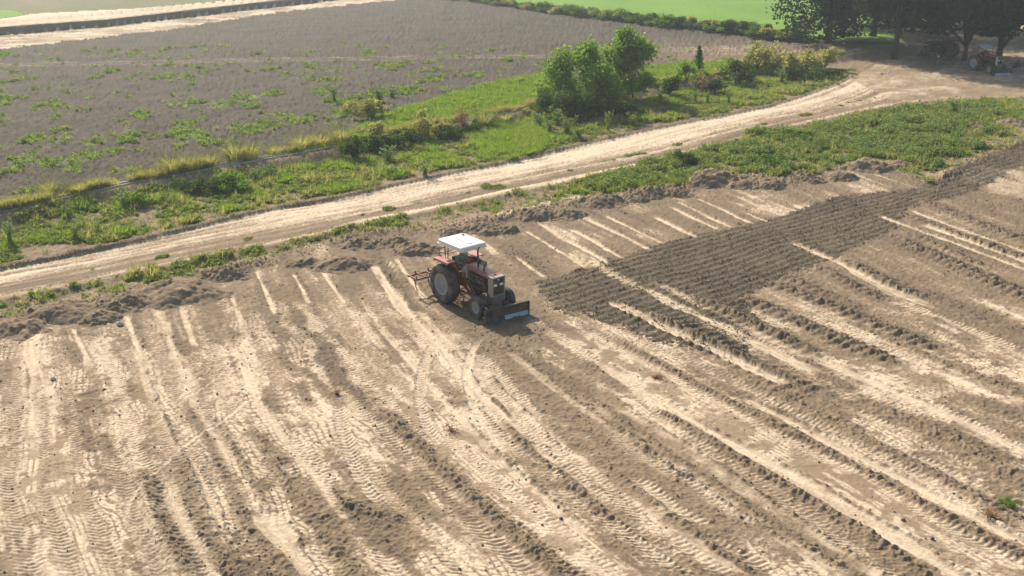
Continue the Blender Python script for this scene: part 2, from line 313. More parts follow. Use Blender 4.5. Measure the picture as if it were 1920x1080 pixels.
def chevron(d, s, wd, seed=0, pitch=.19):
    """lug marks of a driven tyre: -1 pressed .. +1 raised"""
    ph = s / pitch + np.abs(d) / wd * 1.25
    return np.sin(ph * 2 * np.pi)
def terrain(x, y):
    x = np.asarray(x, float); y = np.asarray(y, float)
    yf, yrl, yru, yc = yl(L_field, x), yl(L_rlow, x), yl(L_rup, x), yl(L_chan, x)
    yp, yb0, yb1, yc1, yc2, yh = (yl(L, x) for L in (L_pale, L_bank0, L_bank1, L_can1, L_can2, L_hedge))
    wob = (fbm(x * .9, y * .9, 5) - .5)
    near = y < yf + wob * 1.6
    # detail noise shared by all
    n8 = noise(x * 9, y * 9, 1); n16 = noise(x * 19, y * 19, 2); n3 = noise(x * 3.3, y * 3.3, 3)
    clod = (np.maximum(n8 - .45, 0) * 1.6 + np.maximum(n16 - .4, 0) * .7 + (n3 - .5) * .5)
    big = fbm(x * .13, y * .13, 9)
    z = (big - .5) * .18 * sstep(3, 12, np.abs(y - yc)); pale = np.full_like(x, .35); moist = np.zeros_like(x); green = np.zeros_like(x); straw = np.zeros_like(x)
    zone = np.zeros(x.shape, np.int8)
    # --- levelled field
    i = np.nonzero(y < yf + 3.5)[0]
    X, Y = x[i], y[i]; p, gm = lanes(X, Y); s = (60 - Y) * 1.17 + X * .12
    p_w = p + (noise(s * .35, p * .8, 11) - .5) * .18 + (noise(s * .08, p * .25, 12) - .5) * .5
    a1 = noise(p_w * 1.3, s * .11, 21); a2 = noise(p_w * 3.6, s * .25, 22); a3 = noise(p_w * 9, s * .5, 23); iso = fbm(X * .45, Y * .45, 24)
    iso2 = fbm(X * 1.7, Y * 1.7, 25)
    nearf = sstep(46, 32, Y)                       # the far end was only half worked
    pl = .20 + .45 * nearf * .6 + (a1 - .5) * .75 + (a2 - .5) * .55 + (a3 - .5) * .25 + (iso - .5) * .9 + (iso2 - .5) * .5
    leftlow = sstep(-4, -12, X) * sstep(34, 26, Y)
    pl += -.13 + leftlow * .12 + ((n8[i] - .5) * .30 + (n16[i] - .5) * .42) * (.5 + a2) + (noise(p_w * 22, s * 1.3, 26) - .5) * .35 * sstep(.35, .65, iso2)
    pl = .5 + (pl - .5) * (1.15 + .35 * nearf)
    wx_ = (noise(X * .8, Y * .8, 34) - .5) * .5 + (noise(X * 3, Y * 3, 38) - .5) * .10
    gl = np.maximum(sstep(.80, .97, np.abs(np.cos((p_w * 1.02 + wx_) * np.pi / .19))), .9 * sstep(.84, .98, np.abs(np.cos((s + wx_ * 1.4 + np.floor((p_w + wx_) / .19) * .13) * np.pi / .31))))
    cmk = sstep(.54, .60, fbm(X * .42, Y * .42, 35) * .62 + noise(p_w * 1.6, s * .5, 36) * .25 + noise(X * 4, Y * 4, 37) * .13 + leftlow * .05) * nearf
    pl = pl * (1 - cmk * .9) + (1.12 - gl * .72 + (n16[i] - .5) * .4) * cmk * .9
    rip = (noise(p_w * 2.4, s * 6.2, 27) - .5) * sstep(.35, .6, noise(X * .6, Y * .6, 28)) * nearf; pl += rip * .55; zz_r = rip * .028
    rough = .55 + (.5 - pl) * .8; mo = np.clip((.35 - a1) * 1.0, 0, .35)
    c = clod[i]; zz = (a1 - .5) * .05 + (a2 - .5) * .025 + zz_r - gl * cmk * .015
    pl0 = pl.copy()
    fine = np.zeros_like(X)
    # tilled strip
    till = inpoly(X + (iso2 - .5) * .5, Y + (a2 - .5) * 1.0, TILL)
    tillw = inpoly(X + (n3[i] - .5) * .9 + (iso2 - .5) * 1.2, Y + (n3[i] - .5) * 1.2, TILL); till = till & (tillw | (n8[i] > .6))
    q = (Y * .80 - X * .60) + (noise(X * .25, Y * .25, 31) - .5) * .4 + (n3[i] - .5) * .07
    rg = np.sin(q * 2 * np.pi / .50 + (noise(X * 1.1, Y * 1.1, 33) - .5) * 1.2)
    rgs = np.where(rg > 0, rg, rg * .7); tz = rgs * .030 + c * .022 + (n16[i] - .5) * .030 + (iso2 - .5) * .03; pl = np.where(till, .10 + rg * .14 + (n3[i] - .5) * .15 + (n16[i] - .5) * .45, pl); mo = np.where(till, .74 + (iso - .5) * .4 + (n8[i] - .5) * .15 - rg * .10, mo)
    rough = np.where(till, .0, rough); zz = np.where(till, zz + tz, zz)
    for kd, p0, y0, y1, wd, st in FW:
        ok = (Y < y0 + .8) & (Y > y1 - .8) & (np.abs(p_w - p0) < (wd + .5) * 1.6)
        j = np.nonzero(ok)[0]
        if not len(j): continue
        yy = Y[j]; e = sstep(y0 + .5, y0 - .8, yy) * sstep(y1 - .5, y1 + .8, yy)
        d = (p_w[j] - p0) / gm[j]; ss = s[j]; br = noise(ss * .45 + p0 * 7, d * 1.5, 41)
        if kd in 'TP':
            ed = (noise(ss * 5, d * 3, 46) - .5) * .16 + (noise(ss * 1.1, p0, 49) - .5) * .12
            ch = chevron(d, ss + p0 * 3 + (noise(ss * 2, d * 2, 50) - .5) * .10, wd); ez = e * sstep(.25, .55, br + (iso2[j] - .5) * .5); m = sstep(wd / 2 + .10, wd / 2 - .03, np.abs(d) + ed - .085 * np.clip(ch * 1.5, -1, 1)) * ez
            ch = np.clip(ch * 1.5 + (n8[i][j] - .5) * 2.2, -1, 1)
            lf = .35 + .9 * noise(ss * .6, p0 * 5, 48); ch = ch * lf; zz[j] += m * (-.022 + .026 * min(st, 1.2) * ch) + .022 * e * np.exp(-((np.abs(d) - wd * .62) / .09) ** 2)
            zz[j] *= 1 - .6 * m; tgt = (.80 if kd == 'P' else .50) + .34 * ch * st + (n16[i][j] - .5) * .45
            pl[j] = pl[j] * (1 - m * .8) + tgt * m * .8; rough[j] *= 1 - m * .7; mo[j] *= 1 - m * .85
        elif kd in 'WM':
            lump = noise(ss * (1.6 if kd == 'M' else .7), p0 * 3 + d, 42)
            if kd == 'M': lump = (.45 + .4 * np.sin(ss * 2 * np.pi / .52 + d * 3)) + lump * .5
            ww = wd * (.55 + .6 * lump); m = np.exp(-(d / (ww * .55)) ** 2 * 1.2) * e * np.clip(st, 0, 1.3)
            zz[j] += m * (.035 + .05 * lump) * min(wd / .5, 1.2) + m * c[j] * .07
            k = np.clip(m * 1.3, 0, 1); pl[j] = pl[j] * (1 - k) + (.10 + .25 * n3[i][j] + (n16[i][j] - .5) * .4) * k; mo[j] = mo[j] * (1 - k) + (.13 + .20 * (kd == 'M')) * k
        elif kd == 'L':
            ww = wd * (.4 + 1.1 * noise(ss * .8, p0, 43)) + (noise(ss * 4.5, d * 4, 55) - .5) * .14; m = sstep(ww * .5 + .07, ww * .5 - .02, np.abs(d)) * np.clip(e * 1.6 - noise(ss * 2.2, d * 6, 56) * .9 * (1 - e) , 0, 1) * (.72 + .5 * noise(ss * 3, d * 9, 57)) * min(1, st)
            zz[j] = zz[j] * (1 - m * .85) - m * .02; pl[j] = pl[j] * (1 - m) + (.88 + (a3[j] - .5) * .4) * m; mo[j] *= 1 - m; rough[j] *= 1 - m * .8
            side = np.exp(-((d - ww * .5 - .1) / .09) ** 2) * e; zz[j] += side * (.03 + c[j] * .05)
            if wd < .3:
                chd = np.exp(-((d - ww * .5 - .14) / .1) ** 2) * e * sstep(.2, -.3, np.sin((ss) / .21 * 2 * np.pi)); pl[j] += chd * .15
        elif kd == 'C':
            m = sstep(wd / 2 + .15, wd / 2 - .15, np.abs(d) + (iso2[j] - .5) * .8) * e
            cb = np.sin(d * 2 * np.pi / .17 + noise(ss * .3, d, 44) * 2) * sstep(.35, .6, noise(ss * .5, d * 2.5, 45))
            pt = sstep(.44, .54, iso2[j] * .7 + noise(d * 5, ss * .8, 47) * .3)
            tg = .48 + .62 * pt - .55 * np.clip(cb, 0, 1) * pt - .3 * gl[j] * pt
            k = m * .9; pl[j] = pl[j] * (1 - k) + tg * k; zz[j] += -m * .012 - m * .01 * np.clip(cb, 0, 1) * pt; rough[j] *= 1 - m * .85; mo[j] *= 1 - m
        elif kd == 'R':
            m = sstep(wd / 2 + .3, wd / 2 - .3, np.abs(d) + (iso2[j] - .5)) * e * st
            pl[j] = pl[j] * (1 - m) + (.14 + .2 * n3[i][j]) * m; rough[j] = rough[j] * (1 - m) + .8 * m; mo[j] = mo[j] * (1 - m) + .14 * m
    for P, wd, dl, kd in PW:
        j = np.nonzero((X > P[:, 0].min() - 1) & (X < P[:, 0].max() + 1) & (Y > P[:, 1].min() - 1) & (Y < P[:, 1].max() + 1))[0]
        if not len(j): continue
        br = sstep(.2, .5, noise(X[j] * 1.6, Y[j] * 1.6, 77)); best = np.full(len(j), 9e9); arc = np.zeros(len(j)); sg = np.zeros(len(j)); T = np.gradient(P, axis=0); T /= np.hypot(T[:, 0], T[:, 1])[:, None]
        for a in range(len(P)):
            dx = X[j] - P[a, 0]; dy = Y[j] - P[a, 1]; dd = dx * dx + dy * dy; u = dd < best
            best[u] = dd[u]; arc[u] = a * .12 + (dx * T[a, 0] + dy * T[a, 1])[u]; sg[u] = (dx * T[a, 1] - dy * T[a, 0])[u]
        d = np.sqrt(best) + (n8[i][j] - .5) * .07; en = len(P) * .12; m = sstep(wd / 2 + .05, wd / 2 - .04, d) * sstep(0, .5, arc) * sstep(en, en - 1.4, arc) * (.65 + .35 * br)
        if kd == 'H':
            m = np.exp(-(d / wd * 1.4) ** 2); zz[j] += m * (.06 + c[j] * .06); pl[j] = pl[j] * (1 - m) + .05 * m; mo[j] = mo[j] * (1 - m) + .05 * m; continue
        zz[j] += -m * .022 + .018 * np.exp(-((d - wd * .62) / .07) ** 2) * sstep(0, 1.2, arc) * sstep(en, en - 1.4, arc)
        if kd == 'T':
            ch = np.clip(chevron(sg, arc, wd) * 1.6, -1, 1); zz[j] += m * .016 * ch; pl[j] = pl[j] * (1 - m) + (.82 + .25 * ch) * m
        else:
            tg = 1.0 if dl > 0 else .1; k = m * min(1, abs(dl)); pl[j] = pl[j] * (1 - k) + tg * k
        rough[j] *= 1 - m * .8
    # darker, cloddy patch of ground in front of the working tractor's blade
    bx, by = G(958, 606); dd = np.hypot((X - bx) / 1.9, (Y - by + 1.3) / 1.7) + (iso2 - .5) * .5; m = sstep(1.15, .6, dd)
    pl = pl * (1 - m) + (.18 + n3[i] * .25) * m; mo = mo * (1 - m) + .25 * m; zz += m * (c * .05 - .01); rough *= 1 - m
    # flat ground under the wheels
    tx, ty = -1.6, 40.2; hold = sstep(2.6, 1.2, np.hypot(X - tx, Y - ty)); zz *= 1 - hold * .6
    zz += c * .055 * np.clip(rough, .22, 1.0)
    fade = sstep(yf[i] + 3.0, yf[i] + .3, Y); ab = Y > yf[i]
    eb = np.exp(-((Y - yf[i] + .3) / 1.0) ** 2) * (.35 + .9 * sstep(.3, .7, noise(X * .45, Y * .45, 70))); zz += eb * (.11 + c * .10 + (n3[i] - .5) * .07); pl = pl * (1 - np.clip(eb, 0, 1)) + (.2 + .3 * n3[i] + (n16[i] - .5) * .5) * np.clip(eb, 0, 1); mo = np.maximum(mo, .22 * eb)
    # far corner on the right: bare straw-coloured patch
    cr = np.hypot((X - G(1915, 345)[0]) / 3.2, (Y - G(1915, 345)[1]) / 4.5) + (iso2 - .5) * .6; cm = sstep(1.1, .8, cr); straw[i] = np.maximum(straw[i], cm * .8); pl = np.maximum(pl, cm * .75 * (.6 + .4 * n3[i]))
    wgt = np.where(ab, sstep(1, 0, (Y - yf[i]) / 2.5), 1.0)
    z[i] += zz * wgt; pale[i] = pl * wgt + pale[i] * (1 - wgt); moist[i] = np.clip(mo, 0, 1) * wgt
    # --- strip between field and road, with weeds
    up = (y > yf + wob * 1.6) & (y < yrl)
    frac = (y - yf) / np.maximum(yrl - yf, .5)
    g_up = np.clip(fbm(x * 1.1, y * 1.1, 51, 4) * 1.7 - .42 + (noise(x * 4, y * 4, 53) - .5) * .5, 0, 1) * (.35 + .5 * sstep(.15, .5, frac)) * sstep(1.0, .86, frac)
    seg = lerpx(GL([(0, 600), (120, 560), (500, 480), (640, 455), (900, 405), (1000, 395), (1090, 370), (1250, 350), (1500, 300), (1900, 250)])[:, 0], [.6, .75, .7, .8, .5, .15, .8, 1.1, 1.1, 1.0], x)
    green = np.where(up, g_up * np.clip(seg, 0, 1.2), green)
    lush = inpoly(x + wob * 1.5, y + wob * 2, LUSH) & (y > yf - .3); lm = lush * (.05 + 1.05 * sstep(.40, .58, fbm(x * .65, y * .65, 52, 4)))
    green = np.where(lush, np.maximum(green, lm), green)
    pale = np.where(up, .30 + (n3 - .5) * .5 + sstep(8, 2, x) * .0, pale)
    bare = inpoly(x + wob, y + wob * 2, GL([(860, 425), (940, 400), (1030, 370), (1090, 352), (1085, 385), (1000, 405), (900, 425)]))
    pale = np.where(bare & up, .55 + (n3 - .5) * .8, pale); straw = np.where(bare & up, .45, straw)
    z = np.where(up, z + clod * (.05 + .03 * lush) + .05 * (n3 - .4), z)
    z = np.where(up, z + .12 * np.exp(-((y - yrl + .5) / .45) ** 2) * (.6 + .8 * n3), z); moist = np.where(up, .25 * np.exp(-((y - yrl + .7) / .6) ** 2), moist)
    zone = np.where(y < yf + wob * 1.6, 0, zone); zone = np.where(up, 1, zone)
    # --- dirt road
    rd = (y >= yrl) & (y <= yru)
    w_ = np.maximum(yru - yrl, 1.); t = (y - yrl) / w_; al = x * .77 + y * .64; dm = np.minimum(w_, 9.) * .77 * t
    r1 = noise(dm * 1.6 + (noise(al * .1, dm * .3, 60) - .5) * 1.0, al * .07, 61); r2 = noise(dm * 5, al * .22, 62); r3 = noise(dm * 13, al * .6, 63); ri = fbm(x * .6, y * .6, 64)
    rp = .46 + .36 * sstep(.35, .75, t) + (n8 - .5) * .22 + (n16 - .5) * .45 + (noise(dm * 9, al * 1.5, 68) - .5) * .3 + (r1 - .5) * .7 + (r2 - .5) * .55 + (r3 - .5) * .3 + (ri - .5) * .35
    tr = np.exp(-((dm - .75 - (noise(al * .12, 0 * al, 66) - .5) * .3) / .2) ** 2); rp += tr * .3; rp -= .35 * np.exp(-((dm - 1.25) / .3) ** 2) + .3 * sstep(.5, 0, dm)
    pale = np.where(rd, rp, pale); green = np.where(rd, np.clip(.55 * np.exp(-((t - .36) / .1) ** 2) * sstep(.45, .7, fbm(x * .7, y * .7, 67)), 0, 1), green)
    z = np.where(rd, z - .05 + (r1 - .5) * .09 + (r2 - .5) * .05 + (r3 - .5) * .03 - tr * .035 + tr * .02 * np.sin(al * 2 * np.pi / .2) + (n8 - .5) * .03 + (n16 - .5) * .03, z)
    moist = np.where(rd, 0, moist); zone = np.where(rd, 2, zone)
    yard = rd & (x > G(1600, 150)[0]); 
    green = np.where(yard, 0, green)
    pale = np.where(yard, .50 + (ri - .5) * .6 + (n3 - .5) * .3 + (r1 - .5) * .3, pale)
    # --- verge between road and channel
    ve = (y > yru) & (y <= yc)
    xe = sstep(G(1560, 163)[0], G(1420, 205)[0], x); xc = sstep(G(1665, 84)[0], G(1600, 96)[0], x)
    vf = (y - yru) / np.maximum(yc - yru, .6)
    gv = np.clip(fbm(x * .7, y * .7, 71, 4) * 2.2 - .48, 0, 1) * sstep(.02, .16, vf) * (1 - .7 * sstep(.80, .95, vf))
    gv = gv * lerpx([-30, -10, 0, 6, 25, 34], [.72, .75, .9, .75, .8, .35], x) * (.65 + .7 * sstep(.35, .6, noise(x * 1.3, y * 1.3, 72)))
    green = np.where(ve, gv, green); pale = np.where(ve, .22 + (n3 - .5) * .4 + .25 * (n16 - .5), pale)
    moist = np.where(ve, xe * .35 * np.exp(-((y - yru - .5) / .5) ** 2), moist)
    bank = sstep(2.3, .5, yc - y) * .50 * xc
    z = np.where(ve, z + clod * .06 + .10 * xe * np.exp(-((y - yru - .35) / .35) ** 2) * (.5 + n3) + bank + (n3 - .5) * .12 * bank, z)
    zone = np.where(ve, 1, zone)
    # --- far ploughed field
    ff = y > yc
    ffd = y - yc
    zz = ZF + .2 * sstep(1.6, .3, ffd) * xc - (ZF * .6) * (1 - xc) + (clod * .15 + (n3 - .5) * .05 + (noise(x * 5.5, y * 5.5, 78) - .5) * .10) * sstep(.4, 2, ffd)
    zz += (fbm(x * .45, y * .45, 80) - .5) * .16
    z = np.where(ff, z * 0 + (big - .5) * .18 * sstep(2, 10, ffd) + zz, z)
    pale = np.where(ff, -.05 + (fbm(x * .22, y * .22, 81) - .5) * .5 + (noise(x * .07, y * .07, 89) - .5) * .25 + (n3 - .5) * .3 + (n8 - .5) * .5 + (fbm(x * .08, y * .5, 79) - .5) * .25, pale); moist = np.where(ff, 1.0, moist)
    gnoise = fbm(x * .55, y * .4, 82, 4)
    green = np.where(ff, np.clip((gnoise - .53) * 2.2 + (noise(x * 2.2, y * 2.2, 88) - .5) * .6, 0, .52) * sstep(150, 100, y), green)
    bm = inpoly(x + wob * 2, y + wob * 3.5, BAND) * sstep(.42, .62, fbm(x * .7, y * .7, 83)) * .72; green = np.where(ff, np.maximum(green, bm), green)
    for a, b, r in PATCHW:
        k = np.nonzero((np.abs(x - a) < 4) & (np.abs(y - b) < 8))[0]
        if len(k):
            dd = np.hypot((x[k] - a) / (r * .16), (y[k] - b) / (r * .30)) + (noise(x[k] * 1.5, y[k] * 1.5, 84) - .5) * 1.2; green[k] = np.maximum(green[k], sstep(1.1, .4, dd) * .6)
    for k, P in enumerate(BRIGHT):
        m = inpoly(x + wob * 1.2, y + wob * 2.5, P) & (ff if k < 2 else ve); green = np.where(m, np.maximum(green, .8 + .4 * (n3 - .3)), green)
    st_ = np.exp(-((ffd - .9) / .9) ** 2) * ff * sstep(.3, .5, fbm(x * .5, y * .5, 85)) * sstep(46, 34, x); straw = np.maximum(straw, st_ * .8); green = np.where(ff, np.maximum(green, st_ * .9), green)
    # track across the far field
    ytk = lerpx(*GL([(-200, 132), (0, 124), (480, 116), (700, 112), (1030, 107), (1230, 96), (1440, 88)], ZF).T, x); tk = np.exp(-((y - ytk) / .35) ** 2) + np.exp(-((y - ytk - 1.7) / .35) ** 2)
    tk = tk * ff * (.6 + .5 * noise(x * .2, y * .1, 86)); pale = pale + tk * .65; moist = moist * (1 - np.clip(tk, 0, 1) * .8); green = green * (1 - np.clip(tk, 0, 1)); z = z - tk * .04
    rr = np.clip(sstep(G(1120, 100, ZF)[0] , G(1300, 100, ZF)[0], x), 0, 1) * sstep(95, 102, y) * sstep(135, 115, y) * ff
    pale = pale + rr * (.25 + .4 * (noise(x * .25, y * 1.3, 87) - .3)); moist = moist * (1 - rr * .6)
    zone = np.where(ff, 3, zone)
    # --- disturbed pale strip, embankment and canal road
    left = x < G(760, 0, ZF)[0]
    pa = ff & (y > yp + wob * 5) & left
    pale = np.where(pa, .72 + (noise(x * .25, y * .9, 91) - .5) * .9 + (noise(x * .8, y * 1.6, 97) - .5) * .6, pale); moist = np.where(pa, .1, moist); green = np.where(pa, 0, green); zone = np.where(pa, 4, zone)
    bk = (y > yb0) & left; tt = np.clip((y - yb0 - .75) / .5, 0, 1); yb1 = yb0 + 1.0
    rise = np.where(bk, .95 * sstep(0, .95, tt), 0) * sstep(yc2 + 2, yc1, y); z = np.where(bk, ZF + (z - ZF) * .25, z); z = np.where(left & ff, z + rise, z)
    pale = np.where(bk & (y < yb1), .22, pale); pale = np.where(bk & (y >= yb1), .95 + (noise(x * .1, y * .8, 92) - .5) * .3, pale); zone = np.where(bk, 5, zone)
    z = np.where(bk & (y > yc1) & (y < yc1 + 1.6), z + .35, z)
    aft = bk & (y > yc2); pale = np.where(aft, .3 + (n3 - .5) * .2, pale); zone = np.where(aft, 6, zone); green = np.where(aft, .45 + (fbm(x * .1, y * .1, 93) - .5) * .6, green); moist = np.where(aft, .2, moist)
    gy = aft & inpoly(x, y, GL([(-120, 38), (0, 34), (45, 27), (20, 18), (-120, 20)], ZF)); green = np.where(gy, 1.4, green)
    # --- bright green field behind the hedge
    gf = (y > yh) & (x > G(780, 0, ZF)[0]) & ff & (y > yb0 * 0 + 60); 
    gfx = gf & (x < G(1600, 60, ZF)[0] + (y - 120) * .35); green = np.where(gfx, 1.25 + (fbm(x * .08, y * .08, 94) - .5) * .25, green); straw = np.where(gfx, 0, straw); moist = np.where(gfx, 0.3, moist); zone = np.where(gfx, 7, zone)
    z = np.where(gfx, ZF + .25 + (n3 - .5) * .06, z)
    gy2 = gf & ~gfx; zone = np.where(gy2, 1, zone); pale = np.where(gy2, .45 + (n3 - .5) * .4, pale); green = np.where(gy2, .5 * sstep(.5, .65, fbm(x * .2, y * .2, 95)), green); moist = np.where(gy2, .1, moist)
    hy = (x > G(1560, 100)[0]) & ff & ~gf; pale = np.where(hy, .42 + (n3 - .5) * .4, pale); moist = np.where(hy, .1, moist); green = np.where(hy, .55 * sstep(.5, .65, fbm(x * .3, y * .3, 96)), green); zone = np.where(hy, 1, zone)
    z = np.where(hy | gy2, ZF * .5 + (n3 - .5) * .06, z)
    far = sstep(230, 330, y) + sstep(90, 140, np.abs(x) - y * .5); far = np.clip(far, 0, 1); z = z * (1 - far)
    return dict(z=z, pale=np.clip(pale, 0, 1.15), moist=np.clip(moist, 0, 1), green=np.clip(green, 0, 1.5), straw=np.clip(straw, 0, 1), zone=zone)
def H(x, y):
    return float(terrain(np.array([x]), np.array([y]))['z'][0])

# ------------------------------------------------------------------ soil material (one recipe, colour follows the ground cover masks)
def soilmat():
    m = bpy.data.materials.new('soil'); m.use_nodes = True; n = m.node_tree; b = n.nodes['Principled BSDF']
    b.inputs['Roughness'].default_value = .95; b.inputs['Specular IOR Level'].default_value = .12
    at = n.nodes.new('ShaderNodeAttribute'); at.attribute_name = 'mask'
    sp = n.nodes.new('ShaderNodeSeparateColor'); n.links.new(at.outputs['Color'], sp.inputs[0])
    ge = n.nodes.new('ShaderNodeNewGeometry')
    def nz(sc, det=5, rough=.6):
        k = n.nodes.new('ShaderNodeTexNoise'); k.inputs['Scale'].default_value = sc; k.inputs['Detail'].default_value = det; k.inputs['Roughness'].default_value = rough
        n.links.new(ge.outputs['Position'], k.inputs['Vector']); return k.outputs['Fac']
    def mth(op, a, b_=None, c=None):
        k = n.nodes.new('ShaderNodeMath'); k.operation = op
        for i_, v in enumerate((a, b_, c)):
            if v is None: continue
            if isinstance(v, (int, float)): k.inputs[i_].default_value = v
            else: n.links.new(v, k.inputs[i_])
        return k.outputs[0]
    def mix(f, a, b_, bt='MIX'):
        k = n.nodes.new('ShaderNodeMix'); k.data_type = 'RGBA'; k.blend_type = bt
        for i_, v in ((0, f), (6, a), (7, b_)):
            if isinstance(v, tuple): k.inputs[i_].default_value = (*v, 1)
            elif isinstance(v, (int, float)): k.inputs[i_].default_value = v
            else: n.links.new(v, k.inputs[i_])
        return k.outputs[2]
    def clampr(v, a, b_):
        k = n.nodes.new('ShaderNodeMapRange'); k.inputs[1].default_value = a; k.inputs[2].default_value = b_; n.links.new(v, k.inputs[0]); return k.outputs[0]
    nf = nz(14, 6, .7); nb = nz(1.3, 4); nc = nz(55, 3)
    pj = mth('ADD', sp.outputs[0], mth('MULTIPLY_ADD', nf, .5, -.25))
    c = mix(clampr(pj, 0, .5), (.165, .123, .081), (.288, .211, .134))
    c = mix(clampr(pj, .45, 1.0), c, (.70, .57, .405))
    c = mix(mth('MULTIPLY', nb, .35), c, (.36, .26, .165))
    c = mix(sp.outputs[1], c, mix(clampr(nz(.35, 5), .35, .65), (.068, .056, .041), (.096, .078, .055)))
    tone = mth('MULTIPLY_ADD', nf, .5, .75); tone = mth('MULTIPLY', tone, mth('MULTIPLY_ADD', nc, .4, .8))
    tn = n.nodes.new('ShaderNodeCombineColor'); [n.links.new(tone, tn.inputs[i_]) for i_ in range(3)]
    c = mix(1.0, c, tn.outputs[0], 'MULTIPLY')
    gr = mix(nz(4, 4), (.09, .105, .045), (.18, .19, .08))
    gr2 = mix(mth('MULTIPLY_ADD', nz(.09, 5), 1.2, mth('MULTIPLY_ADD', nz(2.2, 3), .6, -.4)), (.10, .21, .028), (.19, .32, .045))
    gr = mix(clampr(sp.outputs[2], .75, 1.2), gr, gr2)
    gr = mix(at.outputs['Alpha'], gr, (.36, .34, .14))
    gm = clampr(mth('ADD', sp.outputs[2], mth('MULTIPLY_ADD', nf, .9, -.45)), .22, .62)
    c = mix(gm, c, gr)
    n.links.new(c, b.inputs['Base Color'])
    bp = n.nodes.new('ShaderNodeBump'); bp.inputs['Strength'].default_value = .55; bp.inputs['Distance'].default_value = .05
    hh = mth('MULTIPLY_ADD', nc, .25, nf); n.links.new(hh, bp.inputs['Height']); n.links.new(bp.outputs[0], b.inputs['Normal'])
    return m
SOIL = soilmat()
def setmask(me, T, idx=None):
    a = me.color_attributes.new('mask', 'FLOAT_COLOR', 'POINT')
    k = np.stack([T['pale'], T['moist'], T['green'], T['straw']], 1).astype(np.float32)
    a.data.foreach_set('color', (k if idx is None else k[idx]).ravel())

rows = np.concatenate([np.array([-60, -25, -5, 6, 12, 15]), 1 / np.linspace(1 / 17.5, 1 / 68, 730, endpoint=False), 1 / np.linspace(1 / 68, 1 / 235, 180, endpoint=False), np.array([240, 270, 320, 420, 700, 1500, 3500.])])
U = np.concatenate([-np.array([60., 20, 8, 4, 2.4, 1.6, 1.42]), np.linspace(-1.32, -1.1, 50, endpoint=False), np.linspace(-1.1, 1.1, 1040), np.linspace(1.1, 1.32, 51)[1:], np.array([1.42, 1.6, 2.4, 4, 8, 20, 60.])])
hw = 2.8 + .476 * np.clip(rows, 15, 500)
GX = (U[None, :] * hw[:, None]).ravel(); GY = np.repeat(rows, len(U))
T = terrain(GX, GY)
nr, nc_ = len(rows), len(U)
ii = (np.arange(nr - 1)[:, None] * nc_ + np.arange(nc_ - 1)[None, :]).ravel()
FQ = np.stack([ii, ii + 1, ii + nc_ + 1, ii + nc_], 1)
VZ = np.stack([GX, GY, T['z']], 1)
NAMES = ['dirt_field', 'grass_verge', 'dirt_road', 'ploughed_field', 'disturbed_ground', 'embankment_road', 'meadow', 'green_field']
GLAB = ['levelled dirt field with tyre tracks and scraped lanes', 'weedy dirt verge beside the road', 'pale rutted dirt road running diagonally', 'dark ploughed field beyond the channel', 'pale disturbed earth strip below the embankment', 'pale raised road on an embankment at top left', 'grassland beyond the embankment road', 'bright green crop field at the top']
fz = T['zone'][FQ[:, 0]]
for k, nm in enumerate(NAMES):
    F = FQ[fz == k]
    if not len(F): continue
    used, inv = np.unique(F, return_inverse=True)
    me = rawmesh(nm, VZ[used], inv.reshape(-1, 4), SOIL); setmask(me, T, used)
    tag(link(bpy.data.objects.new(nm, me)), GLAB[k], None, None, 'structure')

# the shaded face of the embankment, one ribbon following its foot
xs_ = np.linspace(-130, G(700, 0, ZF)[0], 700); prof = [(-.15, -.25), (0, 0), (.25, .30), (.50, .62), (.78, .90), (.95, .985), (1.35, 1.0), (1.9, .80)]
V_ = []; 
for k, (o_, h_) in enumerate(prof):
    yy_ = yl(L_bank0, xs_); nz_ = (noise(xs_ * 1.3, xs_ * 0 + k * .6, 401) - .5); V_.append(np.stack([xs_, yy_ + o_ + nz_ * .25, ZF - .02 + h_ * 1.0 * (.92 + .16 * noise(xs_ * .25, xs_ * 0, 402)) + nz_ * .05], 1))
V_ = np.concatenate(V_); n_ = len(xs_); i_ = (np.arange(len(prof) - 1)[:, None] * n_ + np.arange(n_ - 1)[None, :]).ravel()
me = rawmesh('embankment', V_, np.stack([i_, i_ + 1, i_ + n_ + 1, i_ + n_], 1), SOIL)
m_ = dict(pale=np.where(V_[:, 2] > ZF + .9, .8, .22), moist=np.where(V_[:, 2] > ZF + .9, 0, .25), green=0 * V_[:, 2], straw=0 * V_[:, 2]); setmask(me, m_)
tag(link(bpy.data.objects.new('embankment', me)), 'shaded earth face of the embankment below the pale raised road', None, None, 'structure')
# ------------------------------------------------------------------ air
hz = bpy.data.meshes.new('haze'); b_ = MB().box((0, 105, 8.7), (460, 330, 20.6))
hz.from_pydata(b_.v, [], b_.f)
hm = bpy.data.materials.new('air'); hm.use_nodes = True; hm.node_tree.nodes.clear()
ho = hm.node_tree.nodes.new('ShaderNodeOutputMaterial'); hv = hm.node_tree.nodes.new('ShaderNodeVolumePrincipled')
hv.inputs['Color'].default_value = (.80, .92, 1.0, 1); hv.inputs['Density'].default_value = .0005; hv.inputs['Anisotropy'].default_value = .35
hm.node_tree.links.new(hv.outputs[0], ho.inputs['Volume']); hz.materials.append(hm)
tag(link(bpy.data.objects.new('haze', hz)), None, None, None, 'stuff')

